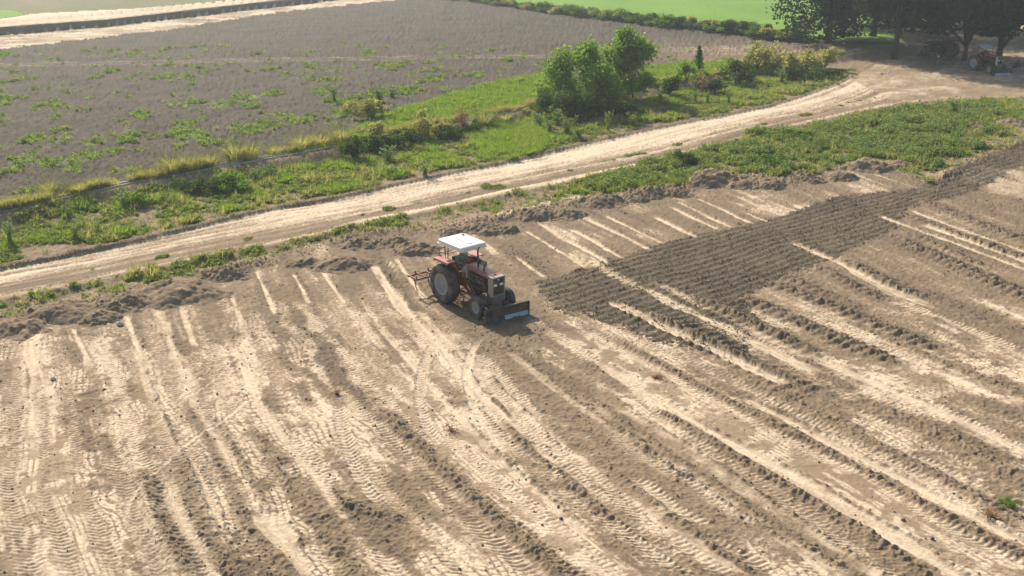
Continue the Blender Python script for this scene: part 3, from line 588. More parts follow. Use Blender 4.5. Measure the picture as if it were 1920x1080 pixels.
# ------------------------------------------------------------------ materials
M = {}
M['concrete'] = mat('concrete', (.44, .41, .36), .9, vary=.3, scale=5, bump=.3)
M['tyre'] = mat('rubber', (.045, .045, .047), .85, vary=.3, scale=8, dust=.45)
M['rim'] = mat('grey_rim', (.34, .35, .36), .55, vary=.2, dust=.35, spec=.4)
M['red'] = mat('faded_red_paint', (.30, .035, .03), .45, vary=.25, scale=3, dust=.22, spec=.5)
M['hood'] = mat('dusty_maroon_paint', (.24, .06, .06), .42, vary=.3, scale=3, dust=.32, spec=.5)
M['pinkred'] = mat('sunbleached_red_paint', (.44, .17, .14), .5, vary=.25, scale=4, dust=.3, spec=.45)
M['rust'] = mat('rusty_red_steel', (.17, .06, .045), .7, vary=.35, scale=9, dust=.35)
M['dark'] = mat('greasy_dark_iron', (.035, .033, .032), .6, vary=.4, scale=12, dust=.3)
M['iron'] = mat('dusty_cast_iron', (.11, .10, .095), .65, vary=.4, scale=12, dust=.4)
M['shell'] = mat('grey_shell_paint', (.30, .27, .245), .55, vary=.2, dust=.4)
M['grille'] = mat('dark_grille', (.05, .045, .04), .6, vary=.3, scale=40, dust=.15)
M['white'] = mat('white_fibreglass', (.76, .73, .67), .45, vary=.08, scale=3, bump=.5, dust=.22, spec=.35)
M['greycloth'] = mat('grey_canvas', (.30, .33, .36), .85, vary=.15, dust=.15)
M['lamp'] = mat('headlamp_glass', (.85, .85, .80), .15, vary=.05, spec=.8)
M['blade'] = mat('worn_blade_steel', (.06, .052, .048), .55, vary=.35, scale=5, dust=.3)
M['edge'] = mat('polished_steel', (.34, .42, .54), .4, metal=.25, vary=.6, scale=14, dust=.6, spec=.5)
M['skin'] = mat('skin', (.24, .13, .08), .6, vary=.08)
M['hair'] = mat('black_hair', (.015, .013, .012), .7)
M['kameez'] = mat('grey_green_cotton', (.17, .21, .19), .9, vary=.2, scale=5)
M['navy'] = mat('navy_cotton', (.028, .03, .075), .9, vary=.25, scale=5)
M['seat'] = mat('black_vinyl', (.02, .02, .02), .5)
M['wood'] = mat('grey_brown_bark', (.085, .062, .045), .95, vary=.35, scale=7, bump=.6)
M['twig'] = mat('pale_dry_twig', (.20, .16, .11), .9, vary=.3)
M['litter'] = mat('white_plastic', (.85, .85, .83), .5, vary=.05)
M['stone'] = mat('pale_stone', (.45, .40, .33), .9, vary=.2, bump=.3)
M['chrome'] = mat('scuffed_chrome', (.6, .6, .62), .25, metal=.8, vary=.15)
M['black'] = mat('black_paint', (.02, .02, .03), .35, vary=.2, dust=.1, spec=.5)
M['lf_tree'] = leafmat('tree_leaves', (.022, .045, .024), (.042, .078, .034), .22)
M['lf_mid'] = leafmat('bright_leaves', (.09, .17, .035), (.19, .29, .07), .5)
M['lf_dark'] = leafmat('dark_leaves', (.045, .08, .03), (.09, .14, .05), .4)
M['lf_weed'] = leafmat('greygreen_weed', (.12, .18, .08), (.22, .29, .13), .4)
M['lf_straw'] = leafmat('straw_grass', (.26, .29, .10), (.42, .40, .17), .5, (1.3, 1.2, .8))
M['lf_dry'] = leafmat('dry_brown_leaves', (.24, .13, .07), (.32, .20, .12), .4, (1.1, 1.0, .9))
M['gr_a'] = leafmat('field_grass', (.14, .185, .07), (.27, .31, .13), .42)
M['gr_b'] = leafmat('lime_grass', (.17, .27, .05), (.29, .38, .08), .42)
M['conifer'] = leafmat('conifer_needles', (.055, .13, .04), (.09, .19, .06), .35)

# ------------------------------------------------------------------ irrigation channel
ch = empty('irrigation_channel', (0, 0, 0), 0, 'narrow concrete irrigation channel running between the weedy verge and ploughed field', 'channel')
xs = [-30.0]; 
while xs[-1] < 40: xs.append(xs[-1] + 2.0)
sl = float(yl(L_chan, np.array([20.]))[0] - yl(L_chan, np.array([-20.]))[0]) / 40
for a, b in zip(xs[:-1], xs[1:]):
    ya, yb = float(yl(L_chan, np.array([a]))[0]), float(yl(L_chan, np.array([b]))[0])
    d = Vector((b - a, yb - ya, 0)); L = d.length; d.normalize(); nrm = Vector((-d.y, d.x, 0)); c = Vector(((a + b) / 2, (ya + yb) / 2, 0)); ang = math.atan2(d.y, d.x)
    for off, top in ((0, .60), (.52, .62)):
        dz = random.uniform(-.02, .02); k = MB().box((0, 0, 0), (L - .03, .09, .30))
        o = k.build('channel_wall', M['concrete'], ch); o.location = c + nrm * off + Vector((0, 0, top - .15 + dz)); o.rotation_euler = (random.uniform(-.04, .04), 0, ang + random.uniform(-.006, .006))
    k = MB().box((0, 0, 0), (L - .02, .42, .06)); o = k.build('channel_floor', M['concrete'], ch); o.location = c + nrm * .26 + Vector((0, 0, .47)); o.rotation_euler = (0, 0, ang)
gx0, gy0 = G(814, 232, .6)
sg = empty('sluice_gate', (gx0, gy0, .45), .6, 'small white framed sluice gate standing at the channel among straw grass', 'sluice gate')
for q in (-.18, .18): MB().box((q, 0, .35), (.06, .06, .75)).build('post', M['litter'], sg)
MB().box((0, 0, .2), (.30, .03, .3)).build('gate_plate', M['edge'], sg)
MB().box((0, -.5, .12), (.8, .35, .08)).build('slab', M['litter'], sg)

# ------------------------------------------------------------------ soil heaps along the far edge of the levelled field
HEAPS = [(20, 622, 1.5, .34), (108, 592, 1.7, .42), (180, 602, 1.0, .3), (228, 576, 1.25, .42), (337, 556, 2.1, .5), (420, 522, 1.0, .26), (570, 500, .9, .28), (640, 502, 1.5, .42), (675, 464, 1.1, .36), (735, 464, 1.15, .42), (779, 474, 1.3, .42),
         (845, 442, .9, .28), (902, 436, 1.2, .36), (953, 436, .7, .3), (1010, 412, 1.2, .42), (1062, 408, 1.2, .38), (1128, 386, 1.5, .48), (1190, 378, .9, .3), (1225, 370, 1.1, .42), (1268, 368, 1.0, .36), (1335, 344, 1.9, .72), (1395, 352, 1.3, .4), (1449, 352, 1.1, .42), (1520, 342, 1.0, .3), (1580, 337, 1.1, .44), (1632, 316, 1.9, .62), (1690, 312, 1.2, .34),
         (1850, 246, 1.6, .34), (1900, 236, 1.5, .36)]
HL = ['leftmost soil heap, cut by the left edge of the picture', 'broad dark soil heap second from the left edge', 'small soil heap tucked between two larger ones at left', 'rounded soil heap just left of the widest left heap', 'widest soil heap on the left, below the weeds and road', 'faint low soil heap left of the green weed patch', 'small soil heap under the green weed patch', 'crumbly soil heap left of the tractor below the green patch', 'soil heap left of the canopy, first of three close together', 'soil heap left of the canopy, middle of three close together', 'nearest soil heap just behind the tractor cultivator', 'low soil heap directly behind the white tractor canopy', 'soil heap behind and right of the white canopy', 'small peaked soil heap right of the canopy, beside a bare patch', 'soil heap at the start of the pale bare weed strip', 'soil heap below the pale bare weed strip', 'long soil heap below the bright green weeds at centre', 'small cloddy soil heap right of the long centre heap', 'dark soil heap among clods below the green weeds', 'dark soil heap just left of the tallest heap', 'tallest soil heap with shaded face beside the lush grass', 'low soil heap right of the tallest heap', 'shaded soil heap in front of the lush grass edge', 'low crumbly soil heap between lush grass and tilled strip', 'shaded soil heap left of the large right-hand heap', 'large right-hand soil heap cutting into the lush grass', 'flat spill of soil at the right end of the heaps', 'dark reddish soil spill at the right edge of the lush grass', 'soil heap at the far right edge by the road']
def heap(px, py, r, h, seed, lab):
    x0, y0 = G(px, py); n = 56; rr = r * 1.25
    g = np.linspace(-1, 1, n); ex, ey = np.meshgrid(g * rr, g * rr * .8); X = (x0 + ex).ravel(); Y = (y0 + .3 + ey).ravel(); D = np.hypot(ex / r, ey / (r * .8)).ravel()
    wb = (fbm(X * 1.3, Y * 1.3, 200 + seed, 4) - .5) * 1.7
    t = np.clip(1.08 - D + wb * .45, -.3, 1); hh = np.where(t > 0, sstep(0, .95, t), t * .6) * h * .80
    T_ = terrain(X, Y); cl = np.maximum(noise(X * 8, Y * 8, 1) - .4, 0) * .10 + np.maximum(noise(X * 17, Y * 17, 2) - .35, 0) * .07 + (noise(X * 3.5, Y * 3.5, 3) - .5) * .09
    Z = T_['z'] + hh + cl * sstep(-.05, .3, t) - .02 * (t < .05)
    ii = (np.arange(n - 1)[:, None] * n + np.arange(n - 1)[None, :]).ravel(); F = np.stack([ii, ii + 1, ii + n + 1, ii + n], 1)
    keep = (t[F].min(1) > -.12); F = F[keep]; used, inv = np.unique(F, return_inverse=True)
    cx, cy = x0, y0; cz = H(x0, y0)
    me = rawmesh('soil_heap', np.stack([X - cx, Y - cy, Z - cz], 1)[used], inv.reshape(-1, 4), SOIL)
    k = sstep(.0, .25, t)
    m = dict(pale=.30 + (noise(X * 4, Y * 4, 5) - .5) * .3 + (noise(X * 16, Y * 16, 6) - .5) * .5 + 0 * k, moist=.15 * np.ones_like(X), green=np.where(t < .2, T_['green'] * .5, 0), straw=np.zeros_like(X)); setmask(me, m, used)
    o = link(bpy.data.objects.new('soil_heap', me)); o.location = (cx, cy, cz); tag(o, lab, 'soil heap', 'heaps of scraped soil along the field edge')
for k, ((px, py, r, h), lab) in enumerate(zip(HEAPS, HL)): heap(px, py, r, h, k, lab)

# ------------------------------------------------------------------ stuff scattered as real pieces
def scatter(name, meshes, P, scl, label, tilt=.25):
    me = bpy.data.meshes.new(name); me.vertices.add(len(P)); me.vertices.foreach_set('co', np.asarray(P, np.float32).ravel())
    a = me.attributes.new('sc', 'FLOAT', 'POINT'); a.data.foreach_set('value', np.asarray(scl, np.float32))
    rv = rng.random((len(P), 3)); rv = np.stack([(rv[:, 0] - .5) * tilt, (rv[:, 1] - .5) * tilt, rv[:, 2] * 6.283], 1)
    a = me.attributes.new('rv', 'FLOAT_VECTOR', 'POINT'); a.data.foreach_set('vector', rv.astype(np.float32).ravel())
    a = me.attributes.new('pick', 'INT', 'POINT'); a.data.foreach_set('value', rng.integers(0, len(meshes), len(P)).astype(np.int32))
    o = link(bpy.data.objects.new(name, me)); tag(o, label, None, None, 'stuff')
    gn = bpy.data.node_groups.new(name, 'GeometryNodeTree'); gn.interface.new_socket('Geometry', in_out='INPUT', socket_type='NodeSocketGeometry'); gn.interface.new_socket('Geometry', in_out='OUTPUT', socket_type='NodeSocketGeometry')
    N = gn.nodes; gi = N.new('NodeGroupInput'); go = N.new('NodeGroupOutput'); ip = N.new('GeometryNodeInstanceOnPoints'); jn = N.new('GeometryNodeGeometryToInstance')
    for q in meshes:
        po = bpy.data.objects.new(name + '_piece', q); oi = N.new('GeometryNodeObjectInfo'); oi.inputs['Object'].default_value = po
        gn.links.new(oi.outputs['Geometry'], jn.inputs[0])
    ip.inputs['Pick Instance'].default_value = True
    def att(nm, dt):
        k = N.new('GeometryNodeInputNamedAttribute'); k.data_type = dt; k.inputs['Name'].default_value = nm; return k.outputs[0]
    gn.links.new(gi.outputs[0], ip.inputs['Points']); gn.links.new(jn.outputs[0], ip.inputs['Instance'])
    gn.links.new(att('pick', 'INT'), ip.inputs['Instance Index']); gn.links.new(att('rv', 'FLOAT_VECTOR'), ip.inputs['Rotation']); gn.links.new(att('sc', 'FLOAT'), ip.inputs['Scale'])
    gn.links.new(ip.outputs[0], go.inputs[0]); md = o.modifiers.new('pieces', 'NODES'); md.node_group = gn
    return o
def grass_mesh(n, h, wd, spread, m, lean=.5, seed=0):
    r = np.random.default_rng(seed); a = r.random(n) * 6.283; rad = np.sqrt(r.random(n)) * spread; hh = h * (.5 + .6 * r.random(n)); ln = lean * (.3 + r.random(n)) * hh
    b = np.stack([np.cos(a) * rad, np.sin(a) * rad, 0 * a - .02], 1); a2 = a + (r.random(n) - .5) * 1.5; dr = np.stack([np.cos(a2), np.sin(a2), 0 * a], 1); sd = np.stack([-np.sin(a2), np.cos(a2), 0 * a], 1) * wd
    mid = b + dr * (ln * .35)[:, None] + np.array([0, 0, 1]) * (hh * .6)[:, None]; tip = b + dr * ln[:, None] + np.array([0, 0, 1]) * hh[:, None]
    V = np.stack([b - sd * .6, b + sd * .6, mid + sd, mid - sd, tip], 1).reshape(-1, 3)
    i5 = np.arange(n) * 5; F = [(k, k + 1, k + 2, k + 3) for k in i5] + [(k + 3, k + 2, k + 4) for k in i5]
    me = bpy.data.meshes.new('tuft'); me.from_pydata(V.tolist(), [], [tuple(int(q) for q in f) for f in F]); me.materials.append(m); return me
def leafquads(C, size, r, elong=1.7, up=.0):
    """diamond leaves centred at C"""
    n = len(C); a = r.normal(size=(n, 3)); a[:, 2] += up; a /= np.linalg.norm(a, axis=1)[:, None]; b = r.normal(size=(n, 3)); b -= a * (a * b).sum(1)[:, None]; b /= np.linalg.norm(b, axis=1)[:, None]
    s = (size * (.6 + .8 * r.random(n)))[:, None]; V = np.stack([C - a * s * elong / 2, C + b * s / 2, C + a * s * elong / 2, C - b * s / 2], 1).reshape(-1, 3); F = (np.arange(n)[:, None] * 4 + np.arange(4)[None, :]); return V, F
def clumps(centres, radii, n, r, shell=.45):
    k = r.integers(0, len(centres), n) if np.ndim(radii) == 0 else r.choice(len(centres), n, p=(np.prod(radii, 1) / np.prod(radii, 1).sum()))
    d = r.normal(size=(n, 3)); d /= np.linalg.norm(d, axis=1)[:, None]; q = (shell + (1 - shell) * r.random(n)) ** .8 * (1 + .12 * r.normal(size=n)); return centres[k] + d * q[:, None] * (radii[k] if np.ndim(radii) else radii)
def weed_mesh(n, rad, h, size, m, seed, flat=False):
    r = np.random.default_rng(seed); C = np.stack([r.normal(size=n) * rad * .45, r.normal(size=n) * rad * .45, r.random(n) ** (1.3 if flat else .8) * h], 1); V, F = leafquads(C, size, r, 1.8); return rawmesh('weed', V, F, m, False)
def cands(x0, x1, y0, y1, n):
    x = rng.uniform(x0, x1, n); y = rng.uniform(y0, y1, n); return x, y
def view_ok(x, y): return (np.abs(x) < (2.8 + .476 * y) * 1.2)
# low weeds and grass on verge and strips
x, y = cands(-58, 56, 36, 128, 2300000); k = view_ok(x, y); x, y = x[k], y[k]; T2 = terrain(x, y)
g = T2['green'] + (noise(x * 2.1, y * 2.1, 301) - .5) * .5; zn = T2['zone']; u = rng.random(len(x)); g = g + (noise(x * .5, y * .5, 305) - .5) * .5
def take(sel, cap):
    k = np.nonzero(sel)[0]
    if len(k) > cap: k = rng.choice(k, cap, replace=False)
    return k
def pts(k, dz=-.01): return np.stack([x[k], y[k], T2['z'][k] + dz], 1)
sz = lambda k, a, b: rng.uniform(a, b, len(k)) * (1 + .25 * (noise(x[k] * .7, y[k] * .7, 302) - .5) * 2)
lushk = inpoly(x, y, LUSH); brightk = (T2['green'] > .78) & (g + (u - .5) * .5 > .7) & ~lushk & (zn != 7)
k = take((zn == 1) & (T2['green'] > .25) & (g + (u - .5) * .9 > .58) & ~lushk & ~brightk & (y < 105), 26000)
scatter('low_weeds', [weed_mesh(34, .16, .13, .055, M['gr_a'], s_, True) for s_ in (1, 2, 3)], pts(k), sz(k, .6, 1.5), 'low leafy weeds covering the verges beside the road')
k = take((zn == 1) & (g + (u - .5) * .9 > .5) & (noise(x * .8, y * .8, 303) > .45) & ~lushk & (y < 105), 9000)
scatter('verge_grass', [grass_mesh(16, .26, .012, .1, M['gr_a'], .6, s_) for s_ in (4, 5)], pts(k), sz(k, .6, 1.5), 'short green grass tufts on the verges')
k = take(lushk & (T2['green'] > .3) & (g + (u - .5) * 1.1 > .6) & (noise(x * 1.1, y * 1.1, 321) > .33), 15000)
scatter('lush_grass', [grass_mesh(20, .26, .012, .14, M['gr_a'], .6, s_) for s_ in (6, 7, 8)] + [weed_mesh(30, .2, .3, .05, M['gr_a'], 9), weed_mesh(30, .22, .38, .05, M['lf_weed'], 29)], pts(k), sz(k, .6, 1.6), 'lush tall grass between the road and the tilled strip')
k = take(((lushk & (T2['green'] > .2)) | ((zn == 1) & (T2['green'] > .25) & (y < 100))) & (u > .5) & (noise(x * .6, y * .6, 320) > .5), 3500)
scatter('dry_stalks', [grass_mesh(16, .42, .009, .12, M['lf_straw'], .5, s_) for s_ in (26, 27)], pts(k), sz(k, .5, 1.5), 'dry yellow stalks mixed into the grass verges')
k = take(brightk & (zn != 2), 26000)
scatter('lime_grass', [grass_mesh(18, .34, .014, .14, M['gr_b'], .5, s_) for s_ in (10, 11)], pts(k), sz(k, .6, 1.4), 'bright lime grass along the channel')
k = take((T2['straw'] > .3) & (T2['straw'] + (u - .5) * .5 + (noise(x * 1.1, y * 1.1, 306) - .5) > .4) & (zn == 3), 9000)
scatter('straw_grass', [grass_mesh(26, .6, .010, .13, M['lf_straw'], .45, s_) for s_ in (12, 13)], pts(k), sz(k, .4, 1.2), 'yellowish dry grass fringe on the far bank of the channel')
k = take((zn == 3) & (T2['green'] > .30) & (g + (u - .5) * 1.3 > .80) & (T2['straw'] < .4) & (y < 125), 14000)
scatter('field_weeds', [weed_mesh(20, .16, .16, .06, M['gr_a'], 14), weed_mesh(26, .2, .2, .06, M['lf_weed'], 44), grass_mesh(14, .26, .013, .14, M['gr_b'], .5, 15)], pts(k), sz(k, .6, 1.5), 'sparse green weeds scattered over the dark ploughed field')
k = take((zn == 2) & (g > .45), 1800)
scatter('road_weeds', [weed_mesh(20, .12, .07, .045, M['gr_a'], 16, True)], pts(k), sz(k, .5, 1.2), 'thin weeds on the middle of the dirt road')
k = take((zn == 1) & (u < .035 + .10 * noise(x * 1.3, y * 1.3, 330)) & (y < 100) & (noise(x * .7, y * .7, 331) > .38), 12000)
scatter('thin_weeds', [weed_mesh(14, .13, .08, .045, M['lf_weed'], 51, True), grass_mesh(8, .18, .010, .10, M['gr_a'], .7, 52), grass_mesh(9, .22, .008, .10, M['lf_straw'], .7, 53)], pts(k), sz(k, .5, 1.3), 'thin dull weeds and dry blades over the bare earth of the verges')
# clods
def clodmesh(seed):
    r = np.random.default_rng(seed); import bmesh
    bm = bmesh.new(); bmesh.ops.create_icosphere(bm, subdivisions=1, radius=1)
    for v in bm.verts: v.co *= r.uniform(.65, 1.15); v.co.z *= .75
    me = bpy.data.meshes.new('clod'); bm.to_mesh(me); bm.free(); me.materials.append(SOIL)
    a = me.color_attributes.new('mask', 'FLOAT_COLOR', 'POINT'); a.data.foreach_set('color', np.tile(np.array([r.uniform(.1, .6), r.uniform(.05, .4), 0, 0], np.float32), len(me.vertices)))
    return me
CL = [clodmesh(s_) for s_ in (1, 2, 3, 4)]
x, y = cands(-32, 42, 19, 72, 800000); k = view_ok(x, y) & (y < yl(L_rlow, x)); x, y = x[k], y[k]; T2 = terrain(x, y); zn = T2['zone']; u = rng.random(len(x))
dens = np.where(zn == 0, np.clip(T2['moist'] * 1.4 - .12, 0, .6) + .035, .05 * (1 - np.clip(T2['green'], 0, 1))) * np.clip(noise(x * 1.4, y * 1.4, 310) * 2 - .4, .15, 1.4)
eb = np.exp(-((y - yl(L_field, x) + .1) / 1.1) ** 2); tl = inpoly(x, y, TILL); dens = np.where(tl, .55 * np.clip(noise(x * 2, y * 2, 311) * 2 - .3, .2, 1.2), dens); dens = dens + eb * .22 * (zn < 2)
k = take(u < dens, 120000)
scatter('soil_clods', CL, pts(k, .0), .012 + .045 * rng.random(len(k)) ** 3.2 * (1 + .8 * (rng.random(len(k)) < .04)), 'loose soil clods and crumbs over the worked field', 3.0)
#@@PART3
# ------------------------------------------------------------------ plants, each a thing of its own
def shoots(mb, n, rad, h, r0, rnd, bend=.4, z0=-.05):
    tips = []
    for k in range(n):
        a = rnd.random() * 6.283; l = rnd.uniform(.6, 1.0) * h; s_ = rnd.uniform(.2, 1) * rad; dx, dy = math.cos(a), math.sin(a)
        P = [Vector((dx * s_ * .15 * q + dx * s_ * bend * q * q * .9, dy * s_ * .15 * q + dy * s_ * bend * q * q * .9, z0 + l * q)) for q in (0, .35, .7, 1)]
        mb.tube(P, [r0, r0 * .8, r0 * .5, r0 * .2], 4); tips += P[1:]
    return tips
def plant_proto(name, kind, seed):
    """stems + foliage of one plant about 1 m tall"""
    rnd = random.Random(seed); r = np.random.default_rng(seed); e = bpy.data.objects.new(name, None); e.empty_display_size = .2
    if kind == 'weed':
        mb = MB(); shoots(mb, 11, .42, 1.0, .010, rnd, .9); C = []
        for v in range(0, len(mb.v), 4): C.append(mb.v[v])
        C = np.array(C); C = C[r.integers(0, len(C), 520)] + r.normal(size=(520, 3)) * .06; C[:, 2] = np.abs(C[:, 2]); V, F = leafquads(C, .055, r, 2.0); m1, m2 = M['lf_weed'], M['lf_weed']
    elif kind == 'straw':
        mb = MB(); shoots(mb, 6, .3, .8, .006, rnd, .8); me = grass_mesh(330, 1.0, .008, .22, M['lf_straw'], .75, seed); m1 = M['lf_straw']; V = None
    elif kind == 'dry':
        mb = MB(); shoots(mb, 16, .5, 1.0, .008, rnd, .9); C = np.array(mb.v)[r.integers(0, len(mb.v), 420)] + r.normal(size=(420, 3)) * .07; C[:, 2] = np.abs(C[:, 2]); V, F = leafquads(C, .045, r, 2.2); m1, m2 = M['twig'], M['lf_dry']
    elif kind in ('bush', 'darkbush', 'palebush'):
        mb = MB(); shoots(mb, 9, .5, .85, .018, rnd, .9); cs = np.stack([r.normal(size=14) * .28, r.normal(size=14) * .28, .25 + r.random(14) * .55], 1); C = clumps(cs, .22, 1500, r, .3); C[:, 2] = np.abs(C[:, 2])
        V, F = leafquads(C, .055, r, 1.7); m1 = M['wood']; m2 = {'bush': M['lf_mid'], 'darkbush': M['lf_dark'], 'palebush': M['lf_straw']}[kind]
    elif kind == 'conifer':
        mb = MB(); mb.tube([(0, 0, -.05), (0, 0, .5), (.01, 0, 1.0)], [.03, .02, .004], 6); C = []
        for z_ in np.linspace(.12, .98, 15):
            rr = .30 * (1 - z_) ** .8 + .02
            for q in range(8):
                a = rnd.random() * 6.283; d = np.linspace(.1, 1, 9)[:, None] * rr * rnd.uniform(.7, 1.1); C.append(np.hstack([np.cos(a) * d, np.sin(a) * d, z_ + d * .35]))
        C = np.vstack(C); C = C + r.normal(size=C.shape) * .012; V, F = leafquads(C, .035, r, 2.4); m1, m2 = M['wood'], M['conifer']
    st = mb.build('stem', m1, None); COL.objects.unlink(st); st.parent = e
    me = rawmesh('foliage', V, F, m2, False) if V is not None else me
    fo = bpy.data.objects.new('foliage', me); fo.parent = e; return e
PRO = {}
def plant(name, kind, var, px, py, h, wdt, label, cat, group=None, z=0.0):
    key = (kind, var)
    if key not in PRO: PRO[key] = plant_proto(name, kind, hash(kind) % 1 + var * 13 + len(kind))
    x_, y_ = G(px, py, z); p_ = PRO[key]; o = bpy.data.objects.new(name, None); o.empty_display_size = .2; link(o)
    for c_ in p_.children: q = c_.copy(); COL.objects.link(q); q.parent = o
    o.location = (x_, y_, H(x_, y_) - .02); o.rotation_euler = (0, 0, random.random() * 6.28); o.scale = (wdt, wdt, h); return tag(o, label, cat, group)
WG = 'wild plants along the channel and verge'
